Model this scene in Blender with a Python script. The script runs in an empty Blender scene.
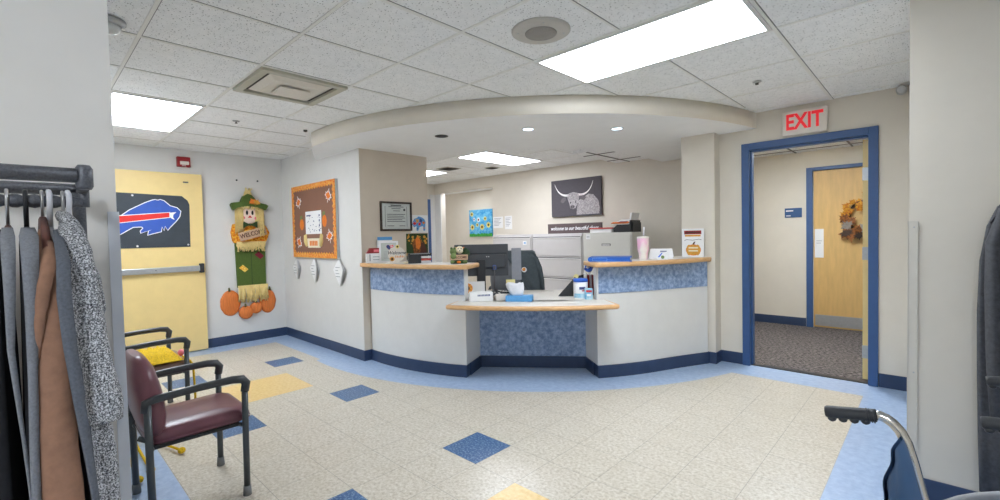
import bpy, bmesh, math, random
from mathutils import Vector, Matrix
random.seed(7)
sc = bpy.context.scene
COL = sc.collection
PI = math.pi
def rad(a): return math.radians(a)
H = 1.3255          # eye height
CH = 2.4345         # ceiling height
T = 0.3048          # floor tile
FX, FY = -1.9236, 1.7697
CX, CY, CG = -3.0842, 0.4686, 0.6096

# ------------------------------------------------------------------ materials
def new_mat(name):
    m = bpy.data.materials.new(name); m.use_nodes = True
    nt = m.node_tree; b = nt.nodes['Principled BSDF']
    return m, nt, b
def srgb(c):
    return tuple(((x/255.0)/12.92 if x/255.0 <= .04045 else ((x/255.0+.055)/1.055)**2.4) for x in c)
def mix(nt, fac, a, b, blend='MIX'):
    n = nt.nodes.new('ShaderNodeMix'); n.data_type = 'RGBA'; n.blend_type = blend
    if hasattr(fac, 'node'): nt.links.new(fac, n.inputs[0])
    else: n.inputs[0].default_value = fac
    for k, v in ((6, a), (7, b)):
        if hasattr(v, 'node'): nt.links.new(v, n.inputs[k])
        else: n.inputs[k].default_value = (*v, 1)
    return n.outputs[2]
def math_n(nt, op, a, b=None):
    n = nt.nodes.new('ShaderNodeMath'); n.operation = op
    for k, v in ((0, a), (1, b)):
        if v is None: continue
        if hasattr(v, 'node'): nt.links.new(v, n.inputs[k])
        else: n.inputs[k].default_value = v
    return n.outputs[0]
def ramp(nt, fac, stops):
    n = nt.nodes.new('ShaderNodeValToRGB'); nt.links.new(fac, n.inputs[0])
    e = n.color_ramp.elements
    while len(e) < len(stops): e.new(.5)
    for i, (p, c) in enumerate(stops):
        e[i].position = p; e[i].color = (*c, 1)
    return n.outputs[0]
def noise(nt, scale, detail=3, rough=.55, stretch=None):
    tc = nt.nodes.new('ShaderNodeTexCoord'); n = nt.nodes.new('ShaderNodeTexNoise')
    n.inputs['Scale'].default_value = scale; n.inputs['Detail'].default_value = detail; n.inputs['Roughness'].default_value = rough
    if stretch:
        mp = nt.nodes.new('ShaderNodeMapping'); mp.inputs['Scale'].default_value = stretch
        nt.links.new(tc.outputs['Object'], mp.inputs[0]); nt.links.new(mp.outputs[0], n.inputs['Vector'])
    else: nt.links.new(tc.outputs['Object'], n.inputs['Vector'])
    return n.outputs[0]
def bump(nt, b, h, strength=.2, dist=.002):
    n = nt.nodes.new('ShaderNodeBump'); n.inputs['Strength'].default_value = strength; n.inputs['Distance'].default_value = dist
    nt.links.new(h, n.inputs['Height']); nt.links.new(n.outputs[0], b.inputs['Normal'])
def M(name, c, rough=.6, var=.06, scale=40, metal=0., bmp=0., stretch=None, spec=.5, detail=3):
    """plain procedural material: colour c (sRGB 0-255) broken up by noise"""
    m, nt, b = new_mat(name); c = srgb(c)
    nz = noise(nt, scale, detail, .6, stretch)
    lo = tuple(max(0, x*(1-var*1.6)) for x in c); hi = tuple(min(1, x*(1+var*1.6)) for x in c)
    nt.links.new(ramp(nt, nz, [(.25, lo), (.75, hi)]), b.inputs['Base Color'])
    b.inputs['Roughness'].default_value = rough; b.inputs['Metallic'].default_value = metal
    b.inputs['Specular IOR Level'].default_value = spec
    if bmp: bump(nt, b, nz, bmp)
    return m
def M2(name, c1, c2, scale=30, lo=.4, hi=.6, rough=.6, detail=4, stretch=None, bmp=0.):
    """two-colour mottle"""
    m, nt, b = new_mat(name); nz = noise(nt, scale, detail, .65, stretch)
    nt.links.new(ramp(nt, nz, [(lo, srgb(c1)), (hi, srgb(c2))]), b.inputs['Base Color'])
    b.inputs['Roughness'].default_value = rough
    if bmp: bump(nt, b, nz, bmp)
    return m
def emit(name, c, s):
    m, nt, b = new_mat(name)
    b.inputs['Base Color'].default_value = (*srgb(c), 1)
    b.inputs['Emission Color'].default_value = (*srgb(c), 1); b.inputs['Emission Strength'].default_value = s
    return m

def tile_floor(name):
    m, nt, b = new_mat(name)
    tc = nt.nodes.new('ShaderNodeTexCoord'); sp = nt.nodes.new('ShaderNodeSeparateXYZ'); nt.links.new(tc.outputs['Object'], sp.inputs[0])
    gx = math_n(nt, 'DIVIDE', math_n(nt, 'SUBTRACT', sp.outputs[0], FX), T); gy = math_n(nt, 'DIVIDE', math_n(nt, 'SUBTRACT', sp.outputs[1], FY), T)
    def line(g):
        f = math_n(nt, 'FRACT', g); d = math_n(nt, 'ABSOLUTE', math_n(nt, 'SUBTRACT', f, .5)); return math_n(nt, 'GREATER_THAN', d, .4952)
    ln = math_n(nt, 'MAXIMUM', line(gx), line(gy))
    cb = nt.nodes.new('ShaderNodeCombineXYZ'); nt.links.new(math_n(nt, 'FLOOR', gx), cb.inputs[0]); nt.links.new(math_n(nt, 'FLOOR', gy), cb.inputs[1])
    wn = nt.nodes.new('ShaderNodeTexWhiteNoise'); nt.links.new(cb.outputs[0], wn.inputs['Vector'])
    n1 = noise(nt, 55, 5, .7); n2 = noise(nt, 9, 3, .6)
    c = ramp(nt, n1, [(.30, srgb((160, 148, 130))), (.45, srgb((198, 189, 172))), (.56, srgb((214, 207, 194))), (.72, srgb((232, 227, 218)))])
    c = mix(nt, .10, c, ramp(nt, n2, [(.3, srgb((180, 168, 146))), (.7, srgb((245, 240, 232)))]))
    c = mix(nt, math_n(nt, 'MULTIPLY', wn.outputs[0], .12), c, srgb((196, 186, 166)))
    c = mix(nt, math_n(nt, 'MULTIPLY', ln, .6), c, srgb((120, 112, 100)))
    nt.links.new(c, b.inputs['Base Color']); b.inputs['Roughness'].default_value = .28
    b.inputs['Specular IOR Level'].default_value = .35
    return m
def ceil_tile(name):
    m, nt, b = new_mat(name)
    tc = nt.nodes.new('ShaderNodeTexCoord')
    v = nt.nodes.new('ShaderNodeTexVoronoi'); v.inputs['Scale'].default_value = 84; nt.links.new(tc.outputs['Object'], v.inputs['Vector'])
    sep = nt.nodes.new('ShaderNodeSeparateColor'); nt.links.new(v.outputs['Color'], sep.inputs[0])
    dot = math_n(nt, 'LESS_THAN', v.outputs['Distance'], math_n(nt, 'MULTIPLY', sep.outputs[0], .32))
    v2 = nt.nodes.new('ShaderNodeTexVoronoi'); v2.inputs['Scale'].default_value = 150; nt.links.new(tc.outputs['Object'], v2.inputs['Vector'])
    dot2 = math_n(nt, 'LESS_THAN', v2.outputs['Distance'], .2)
    n1 = noise(nt, 20, 4, .6)
    c = ramp(nt, n1, [(.3, srgb((240, 242, 242))), (.7, srgb((250, 251, 251)))])
    c = mix(nt, math_n(nt, 'MULTIPLY', dot2, .25), c, srgb((150, 147, 142)))
    c = mix(nt, math_n(nt, 'MULTIPLY', dot, .65), c, srgb((80, 80, 80)))
    nt.links.new(c, b.inputs['Base Color']); b.inputs['Roughness'].default_value = .9
    return m
def tweed(name):
    m, nt, b = new_mat(name)
    n1 = noise(nt, 380, 2, .7); n2 = noise(nt, 60, 2, .5, (6, 6, .6))
    c = ramp(nt, n1, [(.40, srgb((26, 27, 30))), (.5, srgb((128, 130, 134))), (.60, srgb((242, 243, 246)))])
    c = mix(nt, .3, c, ramp(nt, n2, [(.35, srgb((60, 60, 64))), (.65, srgb((200, 200, 204)))]))
    nt.links.new(c, b.inputs['Base Color']); b.inputs['Roughness'].default_value = .95; bump(nt, b, n2, .5, .004)
    return m

MAT = dict(
 wall=M('wall paint warm', (224, 217, 204), .7, .015, 6, bmp=.03),
 wall_cool_light=M('wall paint in cool light', (222, 221, 218), .7, .015, 6, bmp=.03),  # same paint, greyed to carry the cooler light on these walls
 wall_tan=M('wall paint tan', (220, 208, 192), .7, .02, 6, bmp=.03),
 wall_near_lit=M('wall paint near lit', (240, 236, 230), .7, .015, 6, bmp=.03),  # left wall paint brightened to stand in for missing light
 white=M('semi gloss white', (226, 226, 224), .5, .015, 8),
 base=M('cove base navy', (48, 66, 98), .42, .07, 14),
 border=M2('border tile blue', (154, 178, 212), (180, 200, 228), 22, .35, .68, .3),
 accent=M2('accent tile blue', (56, 94, 140), (150, 178, 206), 75, .50, .68, .3, 5),
 ytile=M2('accent tile yellow', (224, 190, 122), (238, 210, 150), 40, .35, .65, .3),
 floor=tile_floor('vinyl floor tile'),
 carpet=M2('corridor carpet', (28, 24, 26), (136, 128, 126), 34, .42, .60, .95, 6, (1, 2.4, 1)),
 ceil=ceil_tile('ceiling tile'), grid=M('ceiling grid', (236, 236, 232), .5, .02),
 drywall=M('soffit white', (243, 244, 244), .75, .012, 6),
 laminate=M2('blue mottled laminate', (100, 128, 172), (172, 194, 224), 26, .36, .68, .45, 6),
 oak=M2('oak edge', (206, 158, 106), (232, 190, 140), 14, .3, .7, .42, 4, (1, 1, 9)),
 top=M('counter top beige', (226, 221, 212), .4, .03, 60),
 frame_blue=M('door frame blue', (54, 88, 138), .42, .04, 20),
 door_y=M('door cream yellow', (240, 212, 146), .45, .02, 9),
 door_tan=M('door honey', (214, 176, 112), .45, .06, 10, stretch=(3, 3, .4)),
 metal=M('brushed metal', (186, 188, 190), .35, .05, 40, .7),
 chrome=M('chrome tube', (205, 202, 198), .16, .02, 20, 1.),
 dark=M('black plastic', (40, 42, 46), .45, .08, 30),
 black=M('black', (18, 18, 20), .6, .08, 30),
 hammered=M('hammered charcoal metal', (98, 100, 106), .42, .22, 260, .25, .35),
 chairmetal=M('chair frame dark', (74, 80, 84), .3, .06, 30, .3),
 armtop=M('arm black plastic', (60, 63, 67), .28, .08, 40),
 vinyl=M('burgundy vinyl', (116, 72, 82), .32, .08, 12, bmp=.12),
 vinyl2=M('brown vinyl', (126, 100, 92), .4, .08, 12),
 rubber=M('grey rubber', (120, 122, 124), .7, .05),
 yknit=M('yellow knit', (226, 178, 22), .9, .3, 120, bmp=.8),
 cab=M('cabinet grey', (206, 203, 202), .45, .012, 10), cab2=M('cabinet grey green', (216, 215, 208), .45, .012, 10),
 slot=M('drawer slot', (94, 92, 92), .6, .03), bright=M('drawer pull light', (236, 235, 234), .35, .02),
 paper=M('paper white', (240, 240, 240), .8, .01), ink=M('ink', (60, 62, 70), .8, .02), inkl=M('ink grey', (150, 152, 160), .8, .04),
 guard=M('corner guard grey', (222, 226, 234), .4, .02, 12), guard_b=M('corner guard beige', (216, 211, 200), .5, .02, 12),
 red=M('red', (214, 40, 44), .5, .03), dred=M('alarm red', (150, 30, 36), .4, .04), exitred=emit('exit letters', (232, 36, 48), .35),
 signw=M('sign face', (232, 224, 214), .5, .02), orange=M('orange', (232, 128, 44), .7, .1, 60), orange2=M2('orange leaf print', (226, 104, 30), (246, 190, 90), 70, .38, .62, .7),
 brownpaper=M('brown paper', (140, 100, 82), .8, .03, 6), cream=M('cream', (238, 226, 198), .8, .04), green=M('olive green cloth', (82, 104, 44), .9, .08, 60, bmp=.2),
 dgreen=M('dark green', (48, 70, 38), .9, .08), lgreen=M('leaf green', (118, 138, 84), .8, .08), straw=M('straw raffia', (234, 208, 140), .9, .14, 80, stretch=(8, 8, .6)),
 skin=M('doll face', (250, 226, 212), .8, .02), pink=M('pink cheek', (240, 130, 140), .8, .02), plaid=M2('orange plaid', (226, 120, 20), (250, 186, 60), 55, .42, .58, .9, 1),
 signtan=M('sign tan', (206, 172, 142), .8, .05, 30, stretch=(1, 1, 10)), dbrown=M('dark brown', (84, 50, 38), .8, .04), maroon=M('maroon patch', (120, 30, 48), .9, .05), ypatch=M2('yellow patch', (236, 170, 40), (250, 226, 120), 80, .45, .55, .9),
 pumpkin=M('pumpkin skin', (224, 124, 56), .6, .12, 14, stretch=(7, 7, .6)), stem=M('pumpkin stem', (92, 96, 60), .8, .1),
 flag=M('flag charcoal', (56, 64, 72), .6, .10, 8, bmp=.2), royal=M('royal blue', (54, 92, 184), .6, .05, 14), flagred=M('flag red', (232, 48, 44), .6, .04, 14), white2=M('bright white', (248, 248, 250), .6, .01),
 wood_frame=M('dark walnut frame', (58, 46, 40), .4, .1, 30), mat_grey=M('document', (206, 212, 208), .7, .02),
 canvas=M('canvas charcoal', (84, 80, 86), .8, .06, 30), cowlight=M2('cow hair', (120, 114, 118), (222, 216, 216), 70, .4, .64, .9, 4, (3, 1, 1)), horn=M('horn white', (240, 236, 236), .7, .03), cowdark=M('cow muzzle', (110, 104, 108), .8, .06),
 signwood=M('sign dark wood', (92, 78, 78), .7, .08, 30, stretch=(1, 1, 8)),
 screen=M('monitor plastic', (66, 69, 74), .5, .05, 20), screen_d=M('monitor vent dark', (40, 42, 46), .6, .04),
 chairblk=M('office chair leather', (112, 116, 122), .5, .06, 20), jacket=M('jacket charcoal', (78, 87, 92), .9, .08, 30),
 tblue=M('tissue box blue', (92, 160, 216), .6, .06, 40), tissue=M('tissue', (232, 232, 236), .9, .02),
 note=M('sticky note', (240, 230, 160), .8, .02), wipeblue=M('lid blue', (50, 106, 214), .4, .03), label_l=M2('label aqua', (96, 176, 216), (196, 228, 240), 10, .4, .6),
 binder=M('binder blue', (44, 104, 196), .4, .04), binder_l=M('binder pale', (150, 190, 232), .4, .04), folderred=M('folder red', (206, 80, 70), .6, .06),
 tumbler=M2('tumbler pearl pink', (246, 190, 214), (246, 236, 226), 12, .42, .6, .25, 2, (1, 1, .4)),
 brass=M('amber', (220, 160, 60), .6, .1), leafo=M2('autumn leaf orange', (176, 90, 20), (216, 158, 40), 40, .4, .6, .7), leafb=M2('autumn leaf brown', (96, 56, 24), (160, 96, 40), 40, .4, .6, .7), leafd=M('dark twig', (70, 54, 44), .9, .2), leafg=M('grey leaf', (150, 140, 130), .9, .15),
 wsign=M('door sign blue', (44, 84, 134), .5, .03), sky=M2('painting blue', (44, 150, 214), (126, 204, 236), 14, .38, .62, .7), grass=M2('painting grass', (30, 140, 60), (80, 180, 70), 40, .4, .6, .7), petal=M('petal yellow', (246, 226, 110), .7, .08, 60),
 coatblack=M('coat black', (22, 22, 26), .95, .2, 60), coatgrey=M('coat heather grey', (128, 130, 136), .95, .12, 240, bmp=.3), coatchar=M('coat charcoal wool', (96, 100, 108), .95, .14, 240, bmp=.3), coatbrown=M('coat brown suede', (150, 112, 90), .92, .12, 40, bmp=.2), tweed=tweed('coat tweed knit'), nylon=M('jacket black denim', (70, 71, 76), .8, .2, 60, bmp=.25), seam=M('jacket seam', (34, 34, 38), .8, .1),
 hangw=M('hanger white plastic', (226, 226, 232), .35, .02), hangbrown=M('hanger brown', (110, 66, 56), .5, .06), hangwood=M('hanger wood', (226, 184, 130), .5, .06), wire=M('hanger steel', (190, 190, 192), .3, .03, 20, .9),
 navyvinyl=M('wheelchair vinyl navy', (74, 106, 146), .3, .08, 9, bmp=.1), grip=M('grip rubber', (52, 54, 58), .5, .1, 80, bmp=.3), tyre=M('tyre grey', (150, 152, 156), .6, .04),
 navy=M('navy ink', (60, 74, 130), .7, .04), vent_frame=M('vent frame', (190, 188, 172), .5, .03), vent_dark=M('vent throat', (70, 66, 60), .8, .1), vent_pan=M('vent panel', (226, 220, 208), .5, .02),
 spk=M('speaker plate', (196, 192, 184), .6, .02), spkg=M('speaker grille', (150, 146, 140), .7, .15, 400),
 lamp=emit('lamp diffuser', (238, 246, 255), 20.0), lamp_o=emit('lamp diffuser office', (242, 246, 255), 16.5), lamp_c=emit('lamp diffuser corridor', (238, 246, 255), 40.0), dl=emit('downlight lens', (214, 240, 255), 6.0),
 clear=M('frosted glass grey', (206, 208, 208), .2, .03),
)

# ------------------------------------------------------------------ mesh building
class MB:
    def __init__(s): s.bm = bmesh.new()
    def _mi(s, fs, mi, smooth=False):
        for f in fs: f.material_index = mi; f.smooth = smooth
    def box(s, x0, x1, y0, y1, z0, z1, bev=0, mi=0, seg=2, mat=None):
        r = bmesh.ops.create_cube(s.bm, size=1)
        vs = r['verts']
        for v in vs: v.co = Vector(((x0+x1)/2+v.co.x*(x1-x0), (y0+y1)/2+v.co.y*(y1-y0), (z0+z1)/2+v.co.z*(z1-z0)))
        fs = set(f for v in vs for f in v.link_faces)
        if bev:
            es = list(set(e for v in vs for e in v.link_edges))
            b = bmesh.ops.bevel(s.bm, geom=es, offset=bev, segments=seg, affect='EDGES', profile=.5)
            fs = set(b['faces']) | set(f for f in fs if f.is_valid)
            vs = list(set(v for f in fs for v in f.verts))
        s._mi(fs, mi)
        if mat is not None:
            for v in vs: v.co = mat @ v.co
        return s
    def face(s, pts, mi=0):
        f = s.bm.faces.new([s.bm.verts.new(p) for p in pts]); f.material_index = mi; return f
    def prism(s, pts, a0, a1, axis='y', mi=0):
        if axis == 'y': g = lambda p, a: (p[0], a, p[1])
        elif axis == 'z': g = lambda p, a: (p[0], p[1], a)
        else: g = lambda p, a: (a, p[0], p[1])
        A = [s.bm.verts.new(g(p, a0)) for p in pts]; B = [s.bm.verts.new(g(p, a1)) for p in pts]
        n = len(pts); fs = [s.bm.faces.new(A), s.bm.faces.new(B[::-1])]
        for i in range(n): fs.append(s.bm.faces.new((A[i], B[i], B[(i+1) % n], A[(i+1) % n])))
        s._mi(fs, mi); return s
    def loft(s, rings, closed=True, caps=True, mi=0, smooth=True):
        R = [[s.bm.verts.new(p) for p in r] for r in rings]; n = len(R[0]); fs = []
        for a, b in zip(R, R[1:]):
            for i in range(n if closed else n-1):
                fs.append(s.bm.faces.new((a[i], a[(i+1) % n], b[(i+1) % n], b[i])))
        s._mi(fs, mi, smooth)
        if caps and closed: s._mi([s.bm.faces.new(R[0][::-1]), s.bm.faces.new(R[-1])], mi)
        return s
    def tube(s, pts, r, seg=10, mi=0, flat=1.0, up=(0, 0, 1)):
        pts = [Vector(p) for p in pts]; n = len(pts); rs = r if isinstance(r, (list, tuple)) else [r]*n
        rings = []; prev = None
        for i, p in enumerate(pts):
            t = (pts[min(i+1, n-1)]-pts[max(i-1, 0)]).normalized()
            if prev is None:
                u = Vector(up); 
                if abs(t.dot(u)) > .9: u = Vector((1, 0, 0))
                a = t.cross(u).normalized()
            else:
                a = (prev - t*prev.dot(t)).normalized()
            prev = a; b = t.cross(a)
            rings.append([p + a*math.cos(2*PI*k/seg)*rs[i] + b*math.sin(2*PI*k/seg)*rs[i]*flat for k in range(seg)])
        return s.loft(rings, mi=mi)
    def lathe(s, prof, c=(0, 0, 0), seg=24, mi=0, caps=True):
        return s.loft([[(c[0]+r*math.cos(2*PI*k/seg), c[1]+r*math.sin(2*PI*k/seg), c[2]+z) for k in range(seg)] for r, z in prof], caps=caps, mi=mi)
    def lathe_y(s, prof, c=(0, 0, 0), seg=24, mi=0):
        return s.loft([[(c[0]+r*math.cos(2*PI*k/seg), c[1]+y, c[2]+r*math.sin(2*PI*k/seg)) for k in range(seg)] for r, y in prof], mi=mi)
    def ell(s, c, r, mi=0, u=16, v=10):
        b = bmesh.ops.create_uvsphere(s.bm, u_segments=u, v_segments=v, radius=1)
        for w in b['verts']: w.co = Vector((c[0]+w.co.x*r[0], c[1]+w.co.y*r[1], c[2]+w.co.z*r[2]))
        s._mi(set(f for w in b['verts'] for f in w.link_faces), mi, True); return s
    def arc(s, c, R0, R1, a0, a1, z0, z1, seg=28, mi=0, smooth=False):
        rings = []
        for i in range(seg+1):
            a = rad(a0+(a1-a0)*i/seg); ca, sa = math.cos(a), math.sin(a)
            rings.append([(c[0]+R*ca, c[1]+R*sa, z) for R, z in ((R0, z0), (R1, z0), (R1, z1), (R0, z1))])
        return s.loft(rings, mi=mi, smooth=smooth)
    def text(s, txt, size, x, y, z, ext=.0006, mi=0, rotz=0, tilt=0, align='CENTER', sx=1., bold=0., shear=0.):
        """letters standing in the xz plane, facing -y, centred on (x, z)"""
        cu = bpy.data.curves.new('t', 'FONT'); cu.body = txt; cu.size = size; cu.align_x = align; cu.align_y = 'CENTER'; cu.extrude = ext; cu.resolution_u = 3; cu.offset = bold; cu.shear = shear
        o = bpy.data.objects.new('t', cu); COL.objects.link(o)
        dg = bpy.context.evaluated_depsgraph_get(); me = bpy.data.meshes.new_from_object(o.evaluated_get(dg))
        mt = Matrix.Translation((x, y, z)) @ Matrix.Rotation(rotz, 4, 'Z') @ Matrix.Rotation(tilt, 4, 'Y') @ Matrix.Rotation(PI/2, 4, 'X') @ Matrix.Diagonal((sx, 1, 1, 1))
        me.transform(mt); n0 = len(s.bm.faces); s.bm.from_mesh(me); s.bm.faces.ensure_lookup_table()
        for f in s.bm.faces[n0:]: f.material_index = mi
        bpy.data.objects.remove(o); bpy.data.curves.remove(cu); bpy.data.meshes.remove(me); return s
def obj(name, mb, mats, parent=None, loc=None, rotz=0, label=None):
    me = bpy.data.meshes.new(name); bmesh.ops.recalc_face_normals(mb.bm, faces=mb.bm.faces); mb.bm.to_mesh(me); mb.bm.free()
    for m in (mats if isinstance(mats, (list, tuple)) else [mats]): me.materials.append(MAT[m])
    o = bpy.data.objects.new(name, me); COL.objects.link(o)
    if parent: o.parent = parent
    if loc: o.location = loc
    if rotz: o.rotation_euler = (0, 0, rotz)
    if label: o['label'] = label
    return o
def thing(name, label, cat, loc=(0, 0, 0), rotz=0, group=None):
    o = bpy.data.objects.new(name, None); o.empty_display_size = .05; COL.objects.link(o); o.location = loc; o.rotation_euler = (0, 0, rotz)
    return tag(o, label, cat, group)
def tag(o, label, cat, group=None):
    o['label'] = label; o['category'] = cat
    if group: o['group'] = group
    return o
def struct(name, mb, mats, parent=None, loc=None, rotz=0):
    o = obj(name, mb, mats, parent, loc, rotz)
    if parent is None: o['kind'] = 'structure'
    return o
def dup(root, loc, rotz, label, group=None):
    r = root.copy(); COL.objects.link(r); r.location = loc; r.rotation_euler = (0, 0, rotz); r['label'] = label
    if group: r['group'] = group
    for ch in list(root.children):
        c = ch.copy(); COL.objects.link(c); c.parent = r
        for g in list(ch.children):
            d = g.copy(); COL.objects.link(d); d.parent = c
    return r
def face_cam(x, y): return math.atan2(-x, y)       # turn a thing so that its front looks at the visitor's side
def circle(cx, cz, r, n=20, rz=None): return [(cx+r*math.cos(2*PI*k/n), cz+(rz or r)*math.sin(2*PI*k/n)) for k in range(n)]
def leaf_pts(cx, cz, s, rot=0):
    P = [(0, -1), (.12, -.45), (.55, -.55), (.45, -.3), (1, -.1), (.72, .1), (.8, .4), (.42, .28), (.3, .6), (.15, .5), (0, 1), (-.15, .5), (-.3, .6), (-.42, .28), (-.8, .4), (-.72, .1), (-1, -.1), (-.45, -.3), (-.55, -.55), (-.12, -.45)]
    c, n = math.cos(rot), math.sin(rot); return [(cx+s*(x*c-z*n), cz+s*(x*n+z*c)) for x, z in P]
def rpoly(pts, r=.02, n=5):
    """round the corners of a polygon"""
    out = []; N = len(pts)
    for i in range(N):
        p = Vector(pts[i]); a = Vector(pts[i-1]); b = Vector(pts[(i+1) % N]); da = (a-p); db = (b-p); rr = min(r, da.length/2.1, db.length/2.1)
        s0 = p+da.normalized()*rr; s1 = p+db.normalized()*rr
        for k in range(n+1):
            t = k/n; q = s0*(1-t)**2 + p*2*t*(1-t) + s1*t*t; out.append((q.x, q.y))
    return out

# ------------------------------------------------------------------ camera
Rw = [[0.7234, 0.6902, -0.0220], [0.0040, -0.0361, -0.9993], [-0.6904, 0.7231, -0.0288]]
yaw, pit, rol = 7.62134263e-01, 2.87701743e-02, 2.20229059e-02
fw = Vector((-math.sin(yaw)*math.cos(pit), math.cos(yaw)*math.cos(pit), -math.sin(pit))); rt = Vector((math.cos(yaw), math.sin(yaw), 0)); dn = fw.cross(rt)
r2 = rt*math.cos(rol)+dn*math.sin(rol); d2 = -rt*math.sin(rol)+dn*math.cos(rol)
cd = bpy.data.cameras.new('camera'); cam = bpy.data.objects.new('camera', cd); COL.objects.link(cam)
mw = Matrix.Identity(4)
for i in range(3): mw[i][0] = r2[i]; mw[i][1] = -d2[i]; mw[i][2] = -fw[i]
mw[2][3] = H; cam.matrix_world = mw
cd.sensor_width = 36; cd.lens = 455.344*36/1000; cd.shift_y = -.0017; cd.clip_start = .02
sc.camera = cam

# ------------------------------------------------------------------ room shell
XF, YB, YE, XR = -6.54, 2.505, 4.86, -.088      # flag wall, bulletin wall, exit wall, right wall end
# floor
f = MB()
f.face([(-6.6, -2.2, 0), (2.2, -2.2, 0), (2.2, 5.0, 0), (-6.6, 5.0, 0)])
f.face([(-8.8, 2.6, -.001), (-1.85, 2.6, -.001), (-1.85, 7.1, -.001), (-8.8, 7.1, -.001)])
bc, bR = (-4.575, 5.533), 3.372
zb = .0006
def gx(i): return FX+i*T
def gy(j): return FY+j*T
flagx = gx(-14); leftY = gy(-4)-.003; rightX = gx(5); exitY = gy(9)
f.face([(XF, .1, zb), (flagx, .1, zb), (flagx, YB, zb), (XF, YB, zb)], 1)
f.face([(flagx, .1, zb), (-1.5, .1, zb), (-1.5, leftY, zb), (flagx, leftY, zb)], 1)
f.face([(rightX, -2., zb), (1.6, -2., zb), (1.6, exitY, zb), (rightX, exitY, zb)], 1)
a_s = math.asin((exitY-bc[1])/bR); xs = bc[0]+bR*math.cos(a_s)
f.face([(xs, exitY, zb), (2.1, exitY, zb), (2.1, YE+.06, zb), (xs, YE+.06, zb)], 1)
y_l = 2.225; a_l = -PI+math.asin((bc[1]-y_l)/bR); 
f.face([(flagx, y_l, zb), (-4.9, y_l, zb), (-4.9, YB, zb), (flagx, YB, zb)], 1)
n = 40; a0 = -math.acos((-4.9-bc[0])/bR); arcp = [(bc[0]+bR*math.cos(a0+(a_s-a0)*k/n), bc[1]+bR*math.sin(a0+(a_s-a0)*k/n)) for k in range(n+1)]
inn = [(-4.35+2.2*math.cos(a0+(a_s-a0)*k/n), 5.2+2.2*math.sin(a0+(a_s-a0)*k/n)) for k in range(n+1)]
inn[0] = (-4.9, YB); inn[-1] = (xs-.4, YE+.06)
for k in range(n): f.face([(*arcp[k], zb), (*arcp[k+1], zb), (*inn[k+1], zb), (*inn[k], zb)], 1)
f.face([(*arcp[-1], zb), (xs, YE+.06, zb), (*inn[-1], zb)], 1)
def tilef(i, j, mi, n=1, m=1):
    z = .0004; f.face([(gx(i), gy(j), z), (gx(i+n), gy(j), z), (gx(i+n), gy(j+m), z), (gx(i), gy(j+m), z)], mi)
for i, j in ((-1, 0), (-6, 0), (-11, 0), (-6, -3), (-11, -3), (-1, -3)): tilef(i, j, 2)
for i in (-9, -8, 1, 2):
    for j in (-2, -1): tilef(i, j, 3)
struct('floor', f, ['floor', 'border', 'accent', 'ytile'])
f = MB(); f.face([(-3.4, 4.93, .002), (1.0, 4.93, .002), (1.0, 7.4, .002), (-3.4, 7.4, .002)]); f.box(-1.29, -.40, 4.88, 4.95, 0, .006, mi=1)
struct('floor_corridor', f, ['carpet', 'dark'])

def wallb(name, x0, x1, y0, y1, z0, z1, m):
    b = MB(); b.box(x0, x1, y0, y1, z0, z1); return struct(name, b, m)
wallb('wall_left', -1.64, -1.52, -1.985, .17, 0, CH, 'wall_near_lit')
wallb('wall_left_rear', XF-.12, -1.64, .05, .17, 0, CH, 'wall_cool_light')
wallb('wall_far_left', XF-.12, XF, .17, YB+.12, 0, CH, 'wall_cool_light')
b = MB(); b.box(XF, -4.5595, YB, YB+.12, 0, CH); b.box(-4.5597, -4.4398, YB-.0015, YB+.0004, 0, CH); struct('wall_notice', b, 'wall_cool_light')
wallb('wall_reception_left', -4.56, -4.44, YB+.0005, 3.40, 0, CH, 'wall_tan')
b = MB(); b.box(-1.565, -1.359, YE, YE+.1, 0, CH); b.box(-1.359, -.332, YE, YE+.1, 2.152, CH); b.box(-.332, 2.0, YE, YE+.1, 0, CH)
struct('wall_exit', b, 'wall')
wallb('wall_pilaster', -1.889, -1.565, 4.71, YE+.1, 0, CH, 'wall')
b = MB(); b.box(XR, 2.0, 2.95, YE-.0005, 0, CH)
struct('wall_right', b, 'wall')
wallb('wall_office_right', -1.90, -1.80, YE+.1, 6.09, 0, CH, 'wall')
b = MB(); b.box(-5.98, -1.80, 6.09, 6.20, 0, CH); b.box(-7.70, -5.98, 6.09, 6.20, 2.235, CH); b.box(-7.70, -7.49, 6.09, 6.20, 0, 2.235)
struct('wall_office_back', b, 'wall')
b = MB(); b.box(-7.86, -7.70, 2.62, 6.20, 0, CH); struct('wall_office_left', b, 'wall')
b = MB(); b.box(-8.9, -5.87, 7.0, 7.1, 0, 2.4); b.box(-5.98, -5.87, 6.2, 7.0, 0, 2.4); struct('wall_recess', b, 'wall')
b = MB(); b.box(-8.9, -5.87, 6.2, 7.1, 2.31, 2.36); struct('ceiling_recess', b, 'drywall')
wallb('wall_behind', -1.64, 2.1, -2.1, -1.985, 0, CH, 'wall')
wallb('wall_behind_right', 2.0, 2.1, -1.985, 2.95, 0, CH, 'wall')
# white jamb and blue casing at the recess
b = MB(); b.box(-7.699, -7.49, 6.075, 6.0895, 0, 2.21); b.box(-7.699, -7.685, 5.955, 6.0745, 0, 2.21); struct('trim_1', b, 'white')
b = MB(); b.box(-7.699, -7.67, 5.84, 5.95, 0, 2.11); b.box(-7.699, -7.67, 4.9, 5.84, 2.02, 2.11); struct('trim_2', b, 'frame_blue')
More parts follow.
